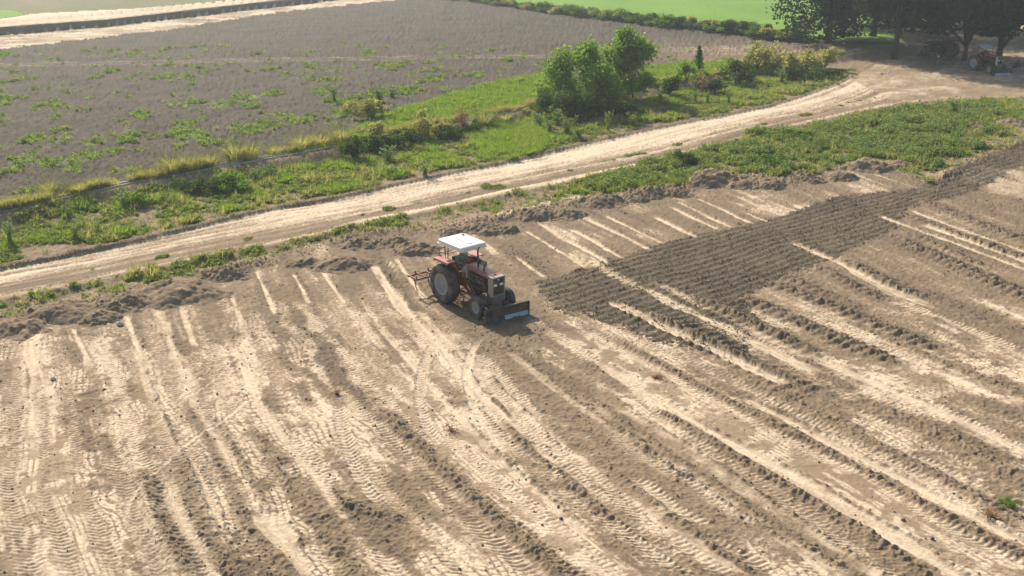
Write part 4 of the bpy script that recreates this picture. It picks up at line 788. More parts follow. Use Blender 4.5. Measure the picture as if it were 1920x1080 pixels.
PL = [  # name, kind, px, py, height, width, z, label
 ('tall_weed', 'weed', 20, 458, 1.5, .9, 0, 'tall dark green weed by the left edge below the channel'),
 ('tall_weed', 'weed', 132, 415, .9, 1.0, 0, 'leafy grey green weed below the channel, second from left edge'),
 ('tall_weed', 'weed', 142, 448, 1.0, .9, 0, 'slim grey green weed near the left stretch of road'),
 ('tall_weed', 'weed', 184, 438, .8, .6, 0, 'small dark weed standing alone in the left verge'),
 ('tall_weed', 'weed', 232, 385, 1.1, 1.2, .2, 'grey green weed against the shaded channel bank at left'),
 ('leafy_bush', 'bush', 258, 382, .9, 1.1, .2, 'round green bush against the shaded channel bank at left'),
 ('tall_weed', 'weed', 308, 375, .8, 1.2, .2, 'low spreading weed right of the round bank bush'),
 ('leafy_bush', 'darkbush', 390, 352, 1.1, 2.2, .3, 'wide leafy green bush hiding the channel left of the culvert'),
 ('leafy_bush', 'bush', 430, 348, 1.3, 2.0, .3, 'bright leafy bush beside the hidden channel stretch'),
 ('tall_weed', 'weed', 480, 336, 1.1, 1.3, .2, 'grey green weed at the right end of the hidden channel stretch'),
 ('straw_clump', 'straw', 92, 362, 1.2, 1.5, .5, 'leftmost clump of straw grass above the channel'),
 ('straw_clump', 'straw', 150, 360, .9, 1.8, .5, 'low wide straw grass clump at the left of the channel'),
 ('straw_clump', 'straw', 118, 366, .7, 1.4, .5, 'small straw tuft between two larger clumps at left'),
 ('straw_clump', 'straw', 265, 338, .9, .9, .5, 'greenish straw tuft poking over the channel wall'),
 ('straw_clump', 'straw', 322, 324, 1.5, 1.9, .5, 'large pale straw clump left of centre on the far bank'),
 ('straw_clump', 'straw', 350, 318, 1.3, 1.8, .5, 'straw clump joining the large pale one on its right'),
 ('straw_clump', 'straw', 392, 310, 1.2, 1.9, .5, 'greenish straw clump midway along the left channel'),
 ('straw_clump', 'straw', 440, 302, 1.6, 1.9, .5, 'tallest yellow straw clump of the left channel'),
 ('straw_clump', 'straw', 470, 298, 1.3, 1.7, .5, 'yellow straw clump at the culvert, left side'),
 ('straw_clump', 'straw', 515, 288, 1.0, 1.6, .5, 'short straw clump above the visible concrete slab'),
 ('straw_clump', 'straw', 565, 278, 1.3, 2.0, .5, 'straw clump right of the concrete slab'),
 ('straw_clump', 'straw', 600, 272, 1.2, 2.0, .5, 'broad yellowish clump before the dark thicket'),
 ('straw_clump', 'straw', 640, 264, 1.3, 2.0, .5, 'yellowish clump touching the dark thicket'),
 ('leafy_bush', 'darkbush', 662, 296, 1.7, 1.5, .2, 'dark bush with mauve shade at the left of the low thicket'),
 ('leafy_bush', 'darkbush', 698, 284, 1.5, 1.8, .2, 'dark bush second from left in the low thicket'),
 ('leafy_bush', 'darkbush', 738, 276, 1.3, 1.8, .2, 'dark bush third from left in the low thicket'),
 ('leafy_bush', 'darkbush', 775, 266, 1.2, 1.6, .3, 'dark bush at the right of the low thicket'),
 ('leafy_bush', 'darkbush', 840, 256, 1.3, 1.8, .3, 'dark green bush below the dry reddish shrub'),
 ('leafy_bush', 'darkbush', 885, 246, 1.0, 1.8, .3, 'low dark green bush right of the sluice gate'),
 ('leafy_bush', 'palebush', 705, 262, 1.5, 1.6, .5, 'yellow green feathery shrub above the dark thicket'),
 ('leafy_bush', 'palebush', 792, 248, 2.0, 1.6, .5, 'tall feathery shrub left of the sluice gate'),
 ('leafy_bush', 'palebush', 835, 244, 1.6, 1.5, .5, 'pale feathery shrub right of the sluice gate'),
 ('dry_shrub', 'dry', 870, 236, 2.0, 1.6, .5, 'tall reddish brown dry shrub beside the channel'),
 ('dry_shrub', 'dry', 790, 286, .5, 1.2, 0, 'small reddish dry shrub on the verge below the thicket'),
 ('straw_clump', 'straw', 908, 228, 1.2, 1.6, .5, 'straw clump right of the reddish dry shrub'),
 ('straw_clump', 'straw', 945, 222, .9, 1.4, .5, 'pale tuft left of the tree thicket by the channel'),
 ('tall_weed', 'weed', 627, 192, 1.7, 1.2, .3, 'tall pale weed standing alone on the ploughed field edge'),
 ('tall_weed', 'weed', 662, 198, 1.0, 1.6, .3, 'pale weed low on the ploughed field edge'),
 ('leafy_bush', 'palebush', 698, 226, 1.9, 2.4, .3, 'large pale grey green weed mound on the ploughed field edge'),
 ('leafy_bush', 'palebush', 676, 214, 1.2, 1.8, .3, 'smaller pale weed mound left of the large one'),
 ('tall_weed', 'weed', 712, 190, 1.3, 1.8, .3, 'pale weed behind the large weed mound'),
 ('tall_weed', 'weed', 735, 182, 1.0, 1.4, .3, 'pale weed right of the large weed mound'),
 ('tall_weed', 'weed', 757, 275, 1.5, .9, .1, 'upright pale leafed weed in front of the dark thicket'),
 ('tall_weed', 'weed', 702, 290, 1.3, .7, .1, 'slender weed in front of the dark thicket'),
 ('tall_weed', 'weed', 728, 305, 1.2, 1.5, 0, 'grey green weed on the verge below the thicket'),
 ('tall_weed', 'weed', 797, 332, 1.1, 1.1, 0, 'brownish green weed beside the road left of centre'),
 ('tall_weed', 'weed', 505, 335, .9, 1.6, 0, 'wide weed on the verge below the concrete slab'),
 ('tall_weed', 'weed', 735, 330, .6, 1.3, 0, 'low weed close to the road below the thicket'),
 ('tall_weed', 'weed', 1030, 252, 1.3, 1.5, 0, 'pale weed left of the tree thicket near the road'),
 ('tall_weed', 'weed', 1064, 255, 1.5, 1.6, 0, 'tall pale weed at the road side below the thicket'),
 ('tall_weed', 'weed', 1086, 262, 1.0, 1.2, 0, 'pale weed leaning over the road edge'),
 ('tall_weed', 'weed', 1047, 236, 1.6, 1.6, 0, 'grey green weed hugging the twiggy thicket'),
 ('tall_weed', 'weed', 1010, 238, 1.2, 1.6, 0, 'pale weed on the bright grass left of the thicket'),
 ('tall_weed', 'weed', 1140, 248, 1.6, .8, 0, 'slim upright weed below the multi stemmed tree'),
 ('tall_weed', 'weed', 1187, 240, 1.2, 1.2, 0, 'leafy weed below the second tree by the road'),
 ('tall_weed', 'weed', 1237, 195, 1.3, .9, .1, 'pale weed right of the second tree'),
 ('tall_weed', 'weed', 1303, 190, 1.2, .8, .1, 'slim pale weed below the small conifer'),
 ('tall_weed', 'weed', 1326, 192, 1.2, .8, .1, 'pale weed right below the small conifer'),
 ('tall_weed', 'weed', 1366, 194, 1.1, .8, .1, 'pale weed in the verge under the dark bush'),
 ('tall_weed', 'weed', 1378, 160, 1.5, 1.0, .2, 'pale weed leaning on the big dark bush'),
 ('tall_weed', 'weed', 1465, 158, 1.6, 1.4, 0, 'grey green weed at the foot of the yellow shrubs'),
 ('leafy_bush', 'darkbush', 1170, 212, 1.0, 2.6, 0, 'low dark bush between the trees and the road'),
 ('leafy_bush', 'darkbush', 1255, 178, 2.0, 2.0, .2, 'dark bush right of the second tree'),
 ('leafy_bush', 'bush', 1287, 158, 2.1, 1.7, .3, 'bright green rounded bush left of the small conifer'),
 ('dry_shrub', 'dry', 1320, 172, 1.9, 2.2, .2, 'brownish dry shrub under the small conifer'),
 ('leafy_bush', 'darkbush', 1340, 172, 1.5, 2.0, .2, 'olive bush right of the brownish shrub'),
 ('leafy_bush', 'darkbush', 1385, 152, 2.5, 2.8, .3, 'big dark bush in front of the tall yellow shrub'),
 ('leafy_bush', 'palebush', 1418, 134, 3.3, 2.6, .3, 'tallest yellow green shrub with feathery top'),
 ('leafy_bush', 'palebush', 1445, 140, 2.4, 2.6, .2, 'yellow green shrub right of the tallest one'),
 ('leafy_bush', 'palebush', 1480, 134, 2.4, 2.8, .2, 'yellow green shrub in the middle of the shrub row'),
 ('leafy_bush', 'palebush', 1512, 130, 2.6, 2.6, .2, 'yellow shrub with a pink dry tip'),
 ('leafy_bush', 'palebush', 1546, 126, 2.5, 2.6, .2, 'yellow shrub at the right end of the shrub row'),
 ('leafy_bush', 'darkbush', 1498, 150, 1.2, 3.0, .1, 'low green bush below the yellow shrub row'),
 ('leafy_bush', 'darkbush', 1545, 144, 1.2, 2.6, .1, 'shaded low bush at the end of the shrub row'),
 ('tall_weed', 'weed', 1787, 216, 1.5, 1.6, 0, 'tall weed in the lush grass below the parked tractors'),
 ('leafy_bush', 'bush', 1500, 262, .9, 1.8, 0, 'taller leafy weed clump in the middle of the lush grass'),
 ('leafy_bush', 'bush', 1420, 262, .9, 1.2, 0, 'leafy weed clump at the upper edge of the lush grass'),
 ('leafy_bush', 'darkbush', 1282, 306, .9, 1.6, 0, 'dark leafy weed clump at the left of the lush grass'),
 ('leafy_bush', 'bush', 1445, 312, .8, 1.8, 0, 'leafy weed clump at the lower left of the lush grass'),
 ('leafy_bush', 'bush', 1895, 948, .2, .45, 0, 'small green weed alone on the bare field at lower right'),
 ('dry_shrub', 'dry', 1858, 972, .22, .8, 0, 'dark dry uprooted weed on the field at lower right'),
 ('dry_shrub', 'dry', 845, 808, .2, .7, 0, 'dark dry uprooted weed on the field at lower centre'),
 ('dry_shrub', 'dry', 632, 742, .25, .6, 0, 'dry uprooted weed on the field left of the curved track'),
 ('dry_shrub', 'dry', 1230, 706, .14, .7, 0, 'flattened dark dry weed beside the long tyre track'),
]
for k, (nm, kd, px, py, h_, w_, z_, lab) in enumerate(PL): plant(nm, kd, k % 3, px, py, h_, w_, lab, {'tall_weed': 'weed', 'leafy_bush': 'bush', 'straw_clump': 'grass clump', 'dry_shrub': 'shrub'}[nm], WG, z_)
plant('small_conifer', 'conifer', 0, 1308, 146, 3.0, 2.6, 'small pointed conifer standing right of the two leafy trees', 'tree', None, .3)
# hedge along the green field
hx = 850
while hx < 1500:
    x_, y_ = G(hx, lerpx([700, 840, 1000, 1130, 1250, 1400, 1480, 1700], [-16, -4, 20, 36, 51, 66, 78, 84], hx), ZF)
    if abs(x_) < y_ * .6:
        kd = random.choice(['darkbush', 'darkbush', 'palebush', 'bush'] if hx > 990 else ['bush', 'palebush', 'darkbush'])
        key = (kd, random.randint(0, 2))
        if key not in PRO: PRO[key] = plant_proto('hedge_bush', kd, key[1] * 13 + len(kd))
        o = empty('hedge_bush', (x_, y_ + .6, ZF), random.random() * 6, {'darkbush': 'dark green bush in the ragged hedge bordering the bright green field', 'palebush': 'pale yellowish bush in the ragged hedge bordering the bright green field', 'bush': 'fresh green bush in the ragged hedge bordering the bright green field'}[kd], 'bush', 'bushes of the hedge along the green field')
        for c_ in PRO[key].children: q = c_.copy(); COL.objects.link(q); q.parent = o
        s_ = random.uniform(.8, 1.25); o.scale = (3.0 * s_, 2.6 * s_, random.uniform(1.1, 1.9))
    hx += random.uniform(11, 17)

# ------------------------------------------------------------------ trees
def tree_parts(root, seed, H_, rad, base, n_leaf, leaf, m, trunk_r, fork=2.0, lean=(0, 0), nb=7, clear=.0, shell=.2, nc=26, flat=1.0, off=(0, 0), cr=.36):
    rnd = random.Random(seed); r = np.random.default_rng(seed); mb = MB()
    top = Vector((lean[0], lean[1], H_ * .7)); f = Vector((lean[0] * fork / H_, lean[1] * fork / H_, fork))
    mb.tube([(0, 0, -.3), f * .5, f], [trunk_r * 1.35, trunk_r, trunk_r * .9], 9)
    cs = []
    for k in range(nc):
        a = rnd.random() * 6.283; q = math.sqrt(rnd.random()); z_ = base + (H_ - base) * rnd.random(); env = math.sin(math.pi * min(1, max(.12, (z_ - base) / (H_ - base) * .8 + .2))) ** .6
        cs.append((off[0] + math.cos(a) * q * rad * env * .85, off[1] + math.sin(a) * q * rad * env * .85, z_))
    for k in range(nb):
        c_ = Vector(cs[k * len(cs) // nb]); mid = f.lerp(c_, .5) + Vector((0, 0, .12 * H_ * .3))
        mb.tube([f * .93, mid, c_], [trunk_r * .62, trunk_r * .38, trunk_r * .08], 6)
    mb.build('trunk', M['wood'], root)
    cs = np.array(cs); C = clumps(cs, np.stack([rad * cr * np.exp(r.normal(size=len(cs)) * .28)] * 3, 1), n_leaf, r, shell); C[:, 2] = np.maximum(C[:, 2], base * .8)
    V, F = leafquads(C, leaf, r, 1.7); COL_o = link(bpy.data.objects.new('crown', rawmesh('crown', V, F, m, False)), root); return COL_o
TR = [ # px, py, height, radius, crown base, fork, trunk, off, label
 (1552, 84, 15, 6.0, .9, 3.5, .36, (-1.2, 0), 'leftmost big dark tree whose leaves hang almost to the ground'),
 (1578, 79, 14, 5.0, 3.4, 4.5, .24, (0, 0), 'slim trunked dark tree right behind the leftmost big tree'),
 (1636, 76, 15, 6.2, 3.2, 4.0, .33, (0, 0), 'dark tree with a thick stubby trunk behind the low wall'),
 (1677, 110, 15, 5.8, 4.1, 5.0, .26, (0, 0), 'dark tree with the tall straight bare trunk nearest the yard'),
 (1808, 112, 14, 5.6, 3.8, 1.6, .24, (-.5, 0), 'dark tree forking low between the two parked tractors'),
 (1872, 112, 14, 5.8, 3.7, 1.2, .34, (1, 0), 'dark tree with spreading limbs behind the right parked tractor'),
 (1745, 66, 15, 6.6, 4.4, 4.0, .3, (0, 0), 'dark tree behind the left parked tractor'),
 (1850, 52, 15, 6.5, 4.5, 4.0, .3, (0, 0), 'dark tree far behind the right parked tractor'),
 (1960, 80, 14, 6.0, 3.5, 3.0, .3, (0, 0), 'dark tree at the right edge of the grove'),
 (1700, 44, 15, 6.0, 3.0, 4.0, .3, (0, 0), 'dark tree at the back of the grove'),
 (1600, 52, 15, 5.5, 3.2, 4.0, .3, (0, 0), 'dark tree filling the back left of the grove'),
]
for k, (px, py, h_, rd_, bs, fk, tr_, of_, lab) in enumerate(TR):
    x_, y_ = G(px, py); o = empty('shade_tree', (x_, y_, H(x_, y_)), 0, lab, 'tree', 'dark trees of the grove at top right')
    tree_parts(o, 50 + k, h_, rd_, bs, 16000, .26, M['lf_tree'], tr_, fk, (0, 0), 8, shell=.25, nc=48, off=of_)
x_, y_ = G(1108, 204, .1); o = empty('multi_stem_tree', (x_, y_, H(x_, y_)), 0, 'light green multi stemmed tree on the left of the pair by the channel', 'tree', 'pair of light green trees by the channel')
tree_parts(o, 91, 4.9, 3.7, .3, 12000, .15, M['lf_mid'], .10, .5, (-1.2, 0), 9, shell=.1, nc=52, off=(-.7, 0), cr=.22)
x_, y_ = G(1186, 184, .1); o = empty('multi_stem_tree', (x_, y_, H(x_, y_)), 0, 'taller light green tree with open bare stems on the right of the pair', 'tree', 'pair of light green trees by the channel')
tree_parts(o, 98, 5.3, 3.4, .9, 11000, .15, M['lf_mid'], .09, .4, (0, 0), 10, shell=.1, nc=44, off=(-.8, 0), cr=.22)
x_, y_ = G(1075, 222, .1); o = empty('thicket', (x_, y_, H(x_, y_)), 0, 'dark twiggy thicket under the left light green tree', 'bush')
r_ = np.random.default_rng(5); cs = np.stack([r_.uniform(-2.7, 2.9, 26), r_.uniform(-.9, .9, 26), r_.uniform(.3, 1.9, 26)], 1); C = clumps(cs, .62, 7000, r_, .3); C[:, 2] = np.abs(C[:, 2])
V, F = leafquads(C, .10, r_, 1.6); link(bpy.data.objects.new('foliage', rawmesh('foliage', V, F, M['lf_dark'], False)), o)
mb = MB(); rn = random.Random(4)
for k in range(46):
    a = Vector((rn.uniform(-2.4, 2.4), rn.uniform(-1.3, -.2), rn.uniform(0, .9))); mb.tube([a, a + Vector((rn.uniform(-.4, .4), -.1, rn.uniform(.2, .6))), a + Vector((rn.uniform(-.9, .9), -.2, rn.uniform(-.1, .5)))], [.022, .016, .008], 4)
mb.build('twigs', M['twig'], o)
#@@
# ------------------------------------------------------------------ tractors
RY = Matrix.Rotation(-math.pi / 2, 4, 'X')          # lathe axis along +Y
def wheel(root, nm, x, y, z, Rr, W, rimr, out, lugs, rimm, steer=0.0):
    Mx = Matrix.Translation((x, y, z)) @ Matrix.Rotation(steer, 4, 'Z') @ RY
    h = W / 2; mb = MB()
    mb.lathe([(rimr, -h * .75), (rimr + (Rr - rimr) * .45, -h), (Rr * .93, -h * .98), (Rr * .97, -h * .8), (Rr * .975, 0), (Rr * .97, h * .8), (Rr * .93, h * .98), (rimr + (Rr - rimr) * .45, h), (rimr, h * .75)], Mx, 40, True, False)
    if lugs:
        for k in range(lugs):
            for sd_ in (-1, 1):
                a = 2 * math.pi * (k + (.5 if sd_ > 0 else 0)) / lugs
                Mk = Mx @ Matrix.Rotation(a, 4, 'Z')
                vs = []; q = .035
                for (hh, da, rr0, rr1) in ((0.02 * sd_, .05, Rr * .96, Rr * 1.015), (h * .62 * sd_, -.06, Rr * .955, Rr * 1.005), (h * 1.0 * sd_, -.13, Rr * .86, Rr * .95)):
                    for rr in (rr0, rr1):
                        for s2 in (-1, 1):
                            an = da + s2 * q / Rr; vs.append((rr * math.cos(an), rr * math.sin(an), hh))
                fs = [(0, 1, 3, 2), (8, 9, 11, 10)]
                for b0 in (0, 4): fs += [(b0, b0 + 1, b0 + 5, b0 + 4), (b0 + 2, b0 + 3, b0 + 7, b0 + 6), (b0, b0 + 2, b0 + 6, b0 + 4), (b0 + 1, b0 + 3, b0 + 7, b0 + 5)]
                mb.add(vs, fs, False, Mk)
    else:
        for k in range(4):
            a = h * (-.6 + .4 * k); mb.lathe([(Rr * .97, a - .012), (Rr * 1.0, a - .01), (Rr * 1.0, a + .01), (Rr * .97, a + .012)], Mx, 32)
    t = mb.build(nm, M['tyre'], root)
    rb = MB(); o = out
    rb.lathe([(rimr * 1.04, o * h * .78), (rimr * 1.02, o * h * .86), (rimr * .93, o * h * .80), (rimr * .90, o * h * .1), (rimr * .72, o * h * .02), (rimr * .50, o * h * .22), (rimr * .46, o * h * .30), (rimr * .2, o * h * .34), (rimr * .18, o * h * .55), (0.0, o * h * .58)], Mx, 32)
    rb.lathe([(rimr * 1.02, -o * h * .78), (rimr * .9, -o * h * .7), (rimr * .9, o * h * .1)], Mx, 32)
    for k in range(8):
        a = k * math.pi / 4; p = Mx @ Vector((rimr * .34 * math.cos(a), rimr * .34 * math.sin(a), o * h * .33)); n_ = (Mx.to_3x3() @ Vector((0, 0, o))).normalized(); rb.tube([p, p + n_ * .035], .018, 6, False)
    rb.build('rim', rimm, t); return t
def tractor(loc, rz, label, style):
    T_ = empty('tractor', loc, rz, label, 'tractor', 'red farm tractors')
    A = style; RR = .85
    for s_ in (-1, 1):
        wheel(T_, 'rear_wheel', 0, s_ * .80, RR - .02, RR, .46, .46, s_, 20, A['rim'])
        wheel(T_, 'front_wheel', 2.30, s_ * .80, .455, .47, .23, .25, s_, 0, A['rim'], A.get('steer', 0))
    # chassis, gearbox, engine
    mb = MB(); mb.box((.35, 0, .86), (1.5, .40, .46)).box((-.15, 0, .86), (.5, .62, .5)); mb.lathe([(0, -.72), (.17, -.72), (.15, -.3), (.2, -.1), (.2, .1), (.15, .3), (.17, .72), (0, .72)], Matrix.Translation((0, 0, .84)) @ RY, 18)
    mb.build('gearbox', M['rust'] if A['k'] == 0 else M['dark'], T_)
    mb = MB(); mb.box((1.55, 0, .86), (1.1, .40, .36)).box((1.5, 0, 1.14), (.95, .30, .26)).box((1.55, 0, .66), (.8, .30, .14), None)
    for k in range(4): mb.box((1.2 + k * .2, -.20, 1.18), (.13, .10, .16)); mb.box((1.2 + k * .2, .20, 1.18), (.13, .10, .16))
    mb.tube([(1.15, -.24, 1.02), (1.9, -.24, 1.02)], .035, 6); mb.tube([(1.3, -.27, .92), (1.3, -.27, 1.2)], .05, 8); mb.tube([(1.5, -.27, .84), (1.5, -.27, 1.1)], .06, 8); mb.tube([(1.75, -.26, .8), (1.78, -.26, 1.12)], .045, 8)
    mb.lathe([(0, -.05), (.13, -.05), (.13, .03), (0, .03)], Matrix.Translation((2.15, 0, 1.02)) @ Matrix.Rotation(math.pi / 2, 4, 'Y'), 16)
    mb.build('engine', M['dark'], T_)
    mb = MB()
    for pts_ in ([(1.05, -.27, 1.32), (1.12, -.28, 1.15), (1.08, -.27, .9), (1.2, -.26, .72)], [(1.95, -.25, 1.2), (1.7, -.28, 1.25), (1.4, -.27, 1.22)], [(1.6, -.27, 1.28), (1.62, -.29, 1.1), (1.9, -.28, 1.05), (2.1, -.25, .95)], [(1.0, -.28, 1.0), (1.4, -.30, 1.0), (2.2, -.28, 1.0)], [(2.0, -.28, 1.3), (2.02, -.28, .95)], [(1.35, .27, 1.3), (1.4, .28, .8)], [(1.0, .28, 1.0), (2.2, .28, .98)], [(1.85, -.3, .78), (1.3, -.31, .74), (.9, -.3, .8)]): mb.tube(pts_, .019, 6)
    mb.build('engine_pipes', M['iron'], T_)
    # hood
    mb = MB(); pr = [(-.30, -.10), (-.30, -.015), (-.27, .02), (-.12, .035), (.12, .035), (.27, .02), (.30, -.015), (.30, -.10), (.28, -.10), (.28, -.02), (-.28, -.02), (-.28, -.10)]
    n_ = len(pr); vs = []; st = [(.88, 1.50), (1.6, 1.49), (2.3, 1.46), (2.66, 1.44)]
    for x_, z_ in st: vs += [(x_, y_, z_ + dz) for y_, dz in pr]
    fs = [(i * n_ + k, i * n_ + (k + 1) % n_, (i + 1) * n_ + (k + 1) % n_, (i + 1) * n_ + k) for i in range(3) for k in range(n_)] + [tuple(reversed(range(n_))), tuple(3 * n_ + k for k in range(n_))]
    mb.add(vs, fs); hd = mb.build('hood', A['hood'], T_)
    MB().tube([(2.42, .02, 1.47), (2.42, .02, 1.51)], .055, 12).build('radiator_cap', M['dark'], hd)
    MB().prism([(.62, .98), (.98, .98), (.98, 1.46), (.86, 1.52), (.74, 1.50), (.66, 1.38)], -.31, .31).build('dashboard_cowl', A['cowl'], T_)
    MB().tube([(1.02, 0, 1.37), (1.55, 0, 1.37)], .13, 12).build('fuel_tank', M['iron'], T_)
    MB().box((.80, -.27, 1.05), (.14, .12, .3)).build('battery_box', M['dark'], T_)
    # nose: shell, grille, lamps
    mb = MB()
    for yy in (-.305, .305): mb.box((2.62, yy, 1.05), (.22, .05, .82))
    mb.box((2.62, 0, 1.455), (.24, .66, .05)).box((2.62, 0, .66), (.22, .62, .06)).box((2.40, 0, 1.05), (.10, .54, .72))
    mb.build('radiator_shell', M['shell'] if A['k'] < 2 else A['hood'], T_)
    gp = MB().box((2.66, 0, 1.06), (.05, .56, .76)); gr_ = gp.build('grille', M['grille'], T_)
    gm = MB(); [gm.box((2.692, 0, .74 + k * .075), (.012, .54, .022)) for k in range(9)]; gm.build('grille_bar', M['grille'], gr_)
    for yy in (-.16, .16):
        MB().box((2.70, yy, 1.13), (.03, .15, .10)).build('headlight', M['lamp'], T_)
    MB().lathe([(0, 0), (.035, 0), (.03, .015), (0, .015)], Matrix.Translation((2.695, 0, 1.34)) @ Matrix.Rotation(math.pi / 2, 4, 'Y'), 12).build('badge', M['lamp'], T_)
    if A.get('stripe'): MB().box((2.60, -.338, 1.08), (.07, .008, .70)).build('side_stripe', M['litter'], T_)
    # front axle and support
    mb = MB(); mb.box((2.45, 0, .66), (.62, .36, .40)).box((2.32, 0, .44), (.13, 1.0, .11)); 
    for s_ in (-1, 1): mb.tube([(2.32, s_ * .5, .56), (2.32, s_ * .5, .34)], .045, 8).tube([(2.32, s_ * .5, .45), (2.30, s_ * .76, .455)], .04, 8).tube([(2.15, s_ * .48, .45), (1.2, s_ * .24, .7)], .018, 6)
    mb.box((2.74, 0, .78), (.07, .56, .24)); mb.build('front_axle', M['iron'], T_)
    # fenders
    for s_ in (-1, 1):
        arc = [(-.78, .95)]
        for k in range(9): a = math.pi * (1 - k / 8 * .78) + .05; arc.append((math.cos(a) * .90, .86 + math.sin(a) * .94))
        arc += [(.70, .72), (.52, .62), (-.2, .80)]
        MB().prism(arc, s_ * .50 - .015, s_ * .50 + .015).build('fender', M['red'] if A['k'] != 2 else M['red'], T_)
        mb = MB(); mb.box((-.05, s_ * .72, 1.84), (1.02, .46, .035)).box((-.05, s_ * .945, 1.80), (1.02, .02, .07)).box((-.60, s_ * .70, 1.74), (.16, .40, .03), (0, -.9, 0)); mb.build('fender_top', A['ftop'], T_)
        MB().box((.62, s_ * .44, .56), (.70, .30, .03)).build('footstep', M['dark'], T_)
        mb = MB(); mb.tube([(.45, s_ * .50, .56), (.45, s_ * .50, .30), (.75, s_ * .50, .30), (.75, s_ * .50, .56)], .016, 6); mb.build('step_bar', M['iron'], T_)
        mb = MB(); mb.box((-.62, s_ * .62, 1.45), (.05, .10, .08)).box((-.66, s_ * .62, 1.45), (.02, .12, .10)); mb.build('tail_light', M['red'], T_)
    # seat, wheel, levers
    mb = MB(); mb.box((.05, 0, 1.18), (.42, .46, .09)).box((-.17, 0, 1.42), (.08, .44, .42), (0, -.12, 0)).box((.0, 0, 1.08), (.2, .25, .12)); mb.build('seat', M['seat'], T_)
    mb = MB(); Ms = Matrix.Translation((.62, 0, 1.60)) @ Matrix.Rotation(-.62, 4, 'Y')
    ring = [Ms @ Vector((math.cos(a) * .21, math.sin(a) * .21, 0)) for a in np.linspace(0, 2 * math.pi, 21)]; mb.tube(ring, .018, 6)
    for a in (0, 2.1, 4.2): mb.tube([Ms @ Vector((0, 0, -.03)), Ms @ Vector((math.cos(a) * .21, math.sin(a) * .21, 0))], .011, 5)
    mb.build('steering_wheel', M['rust'], T_); MB().tube([Ms @ Vector((0, 0, -.03)), (.84, 0, 1.38)], .025, 8).build('steering_column', M['dark'], T_)
    mb = MB(); mb.tube([(.62, -.30, .95), (.52, -.33, 1.3)], .012, 5).tube([(.35, -.28, 1.0), (.33, -.3, 1.28)], .012, 5).tube([(.6, .28, .95), (.52, .30, 1.25)], .012, 5); mb.build('lever', M['iron'], T_)
    # exhaust and pre-cleaner
    MB().tube([(1.32, .02, 1.5), (1.30, .02, 2.2), (1.31, .02, 2.30), (1.39, .02, 2.39), (1.42, .02, 2.40)], [.036, .036, .034, .032, .032], 10).build('exhaust_pipe', M['dark'], T_)
    mb = MB(); mb.tube([(1.72, .02, 1.5), (1.72, .02, 1.72)], .042, 10); mb.lathe([(.04, 0), (.12, .01), (.135, .05), (.13, .12), (.08, .17), (0, .18)], Matrix.Translation((1.72, .02, 1.70)), 18); mb.build('air_cleaner', M['iron'], T_)
    # canopy
    if A['canopy'] == 'flat':
        mb = MB(); cx, cz, a, b = .22, 2.60, .86, .68
        lv = [(1.035, 2.47), (1.03, 2.50), (1.0, 2.505), (.985, 2.64), (.93, 2.665)]; vs = []
        def rr_(ax, bx, n=5, r=.10):
            o_ = []
            for (sx, sy, a0) in ((1, 1, 0), (-1, 1, 90), (-1, -1, 180), (1, -1, 270)):
                for k in range(n): an = R(a0 + 90 * k / (n - 1)); o_.append((cx + sx * (ax - r) + math.cos(an) * r, sy * (bx - r) + math.sin(an) * r))
            return o_
        for f_, z_ in lv: vs += [(x_, y_, z_) for x_, y_ in rr_(a * f_, b * f_)]
        m_ = 20; fs = [(i * m_ + k, i * m_ + (k + 1) % m_, (i + 1) * m_ + (k + 1) % m_, (i + 1) * m_ + k) for i in range(4) for k in range(m_)] + [tuple(reversed(range(m_))), tuple(4 * m_ + k for k in range(m_))]
        mb.add(vs, fs); mb.box((cx + .05, 0, 2.675), (1.1, .16, .03)); cp = mb.build('canopy', M['white'], T_)
        MB().box((cx - .55, .46, 2.685), (.12, .07, .05)).build('canopy_vent', M['dark'], cp)
    else:
        mb = MB(); vs = []; nx = 9
        for k in range(nx):
            u_ = k / (nx - 1); x_ = -.75 + 1.8 * u_; z_ = 2.42 + .26 * math.sin(math.pi * min(1, u_ * 1.05)) ** .8 - .05 * u_
            vs += [(x_, y_, z_ + dz - .10 * (abs(y_) / .7) ** 3) for y_, dz in ((-.70, 0), (-.35, .02), (0, .03), (.35, .02), (.70, 0))]
        nv = len(vs); vs += [(x_, y_, z_ - .035) for x_, y_, z_ in vs]
        fs = []
        for i in range(nx - 1):
            for k in range(4): q = i * 5 + k; fs += [(q, q + 1, q + 6, q + 5), (nv + q, nv + q + 5, nv + q + 6, nv + q + 1)]
            fs += [(i * 5, i * 5 + 5, nv + i * 5 + 5, nv + i * 5), (i * 5 + 4, nv + i * 5 + 4, nv + i * 5 + 9, i * 5 + 9)]
        for k in range(4): fs += [(k, nv + k, nv + k + 1, k + 1), (nv - 5 + k, nv - 4 + k, 2 * nv - 4 + k, 2 * nv - 5 + k)]
        mb.add(vs, fs, True); mb.build('canopy', M['greycloth'], T_)
    for s_ in (-1, 1):
        mb = MB(); mb.tube([(-.30, s_ * .50, 1.1), (-.34, s_ * .50, 2.50)], .026, 8).tube([(-.14, s_ * .50, 1.7), (-.10, s_ * .50, 2.50)], .022, 8).tube([(-.34, s_ * .50, 2.05), (-.12, s_ * .50, 2.05)], .014, 6); mb.build('canopy_post', M['rust'], T_)
    mb = MB(); mb.tube([(-.34, -.5, 2.40), (-.34, .5, 2.40)], .02, 6).tube([(-.95, -.62, 2.08), (-.34, -.62, 2.06), (-.32, -.5, 2.06)], .02, 6).tube([(-.95, .62, 2.08), (-.34, .62, 2.06), (-.32, .5, 2.06)], .02, 6).tube([(-.95, -.62, 2.08), (-.95, .62, 2.08)], .02, 6)
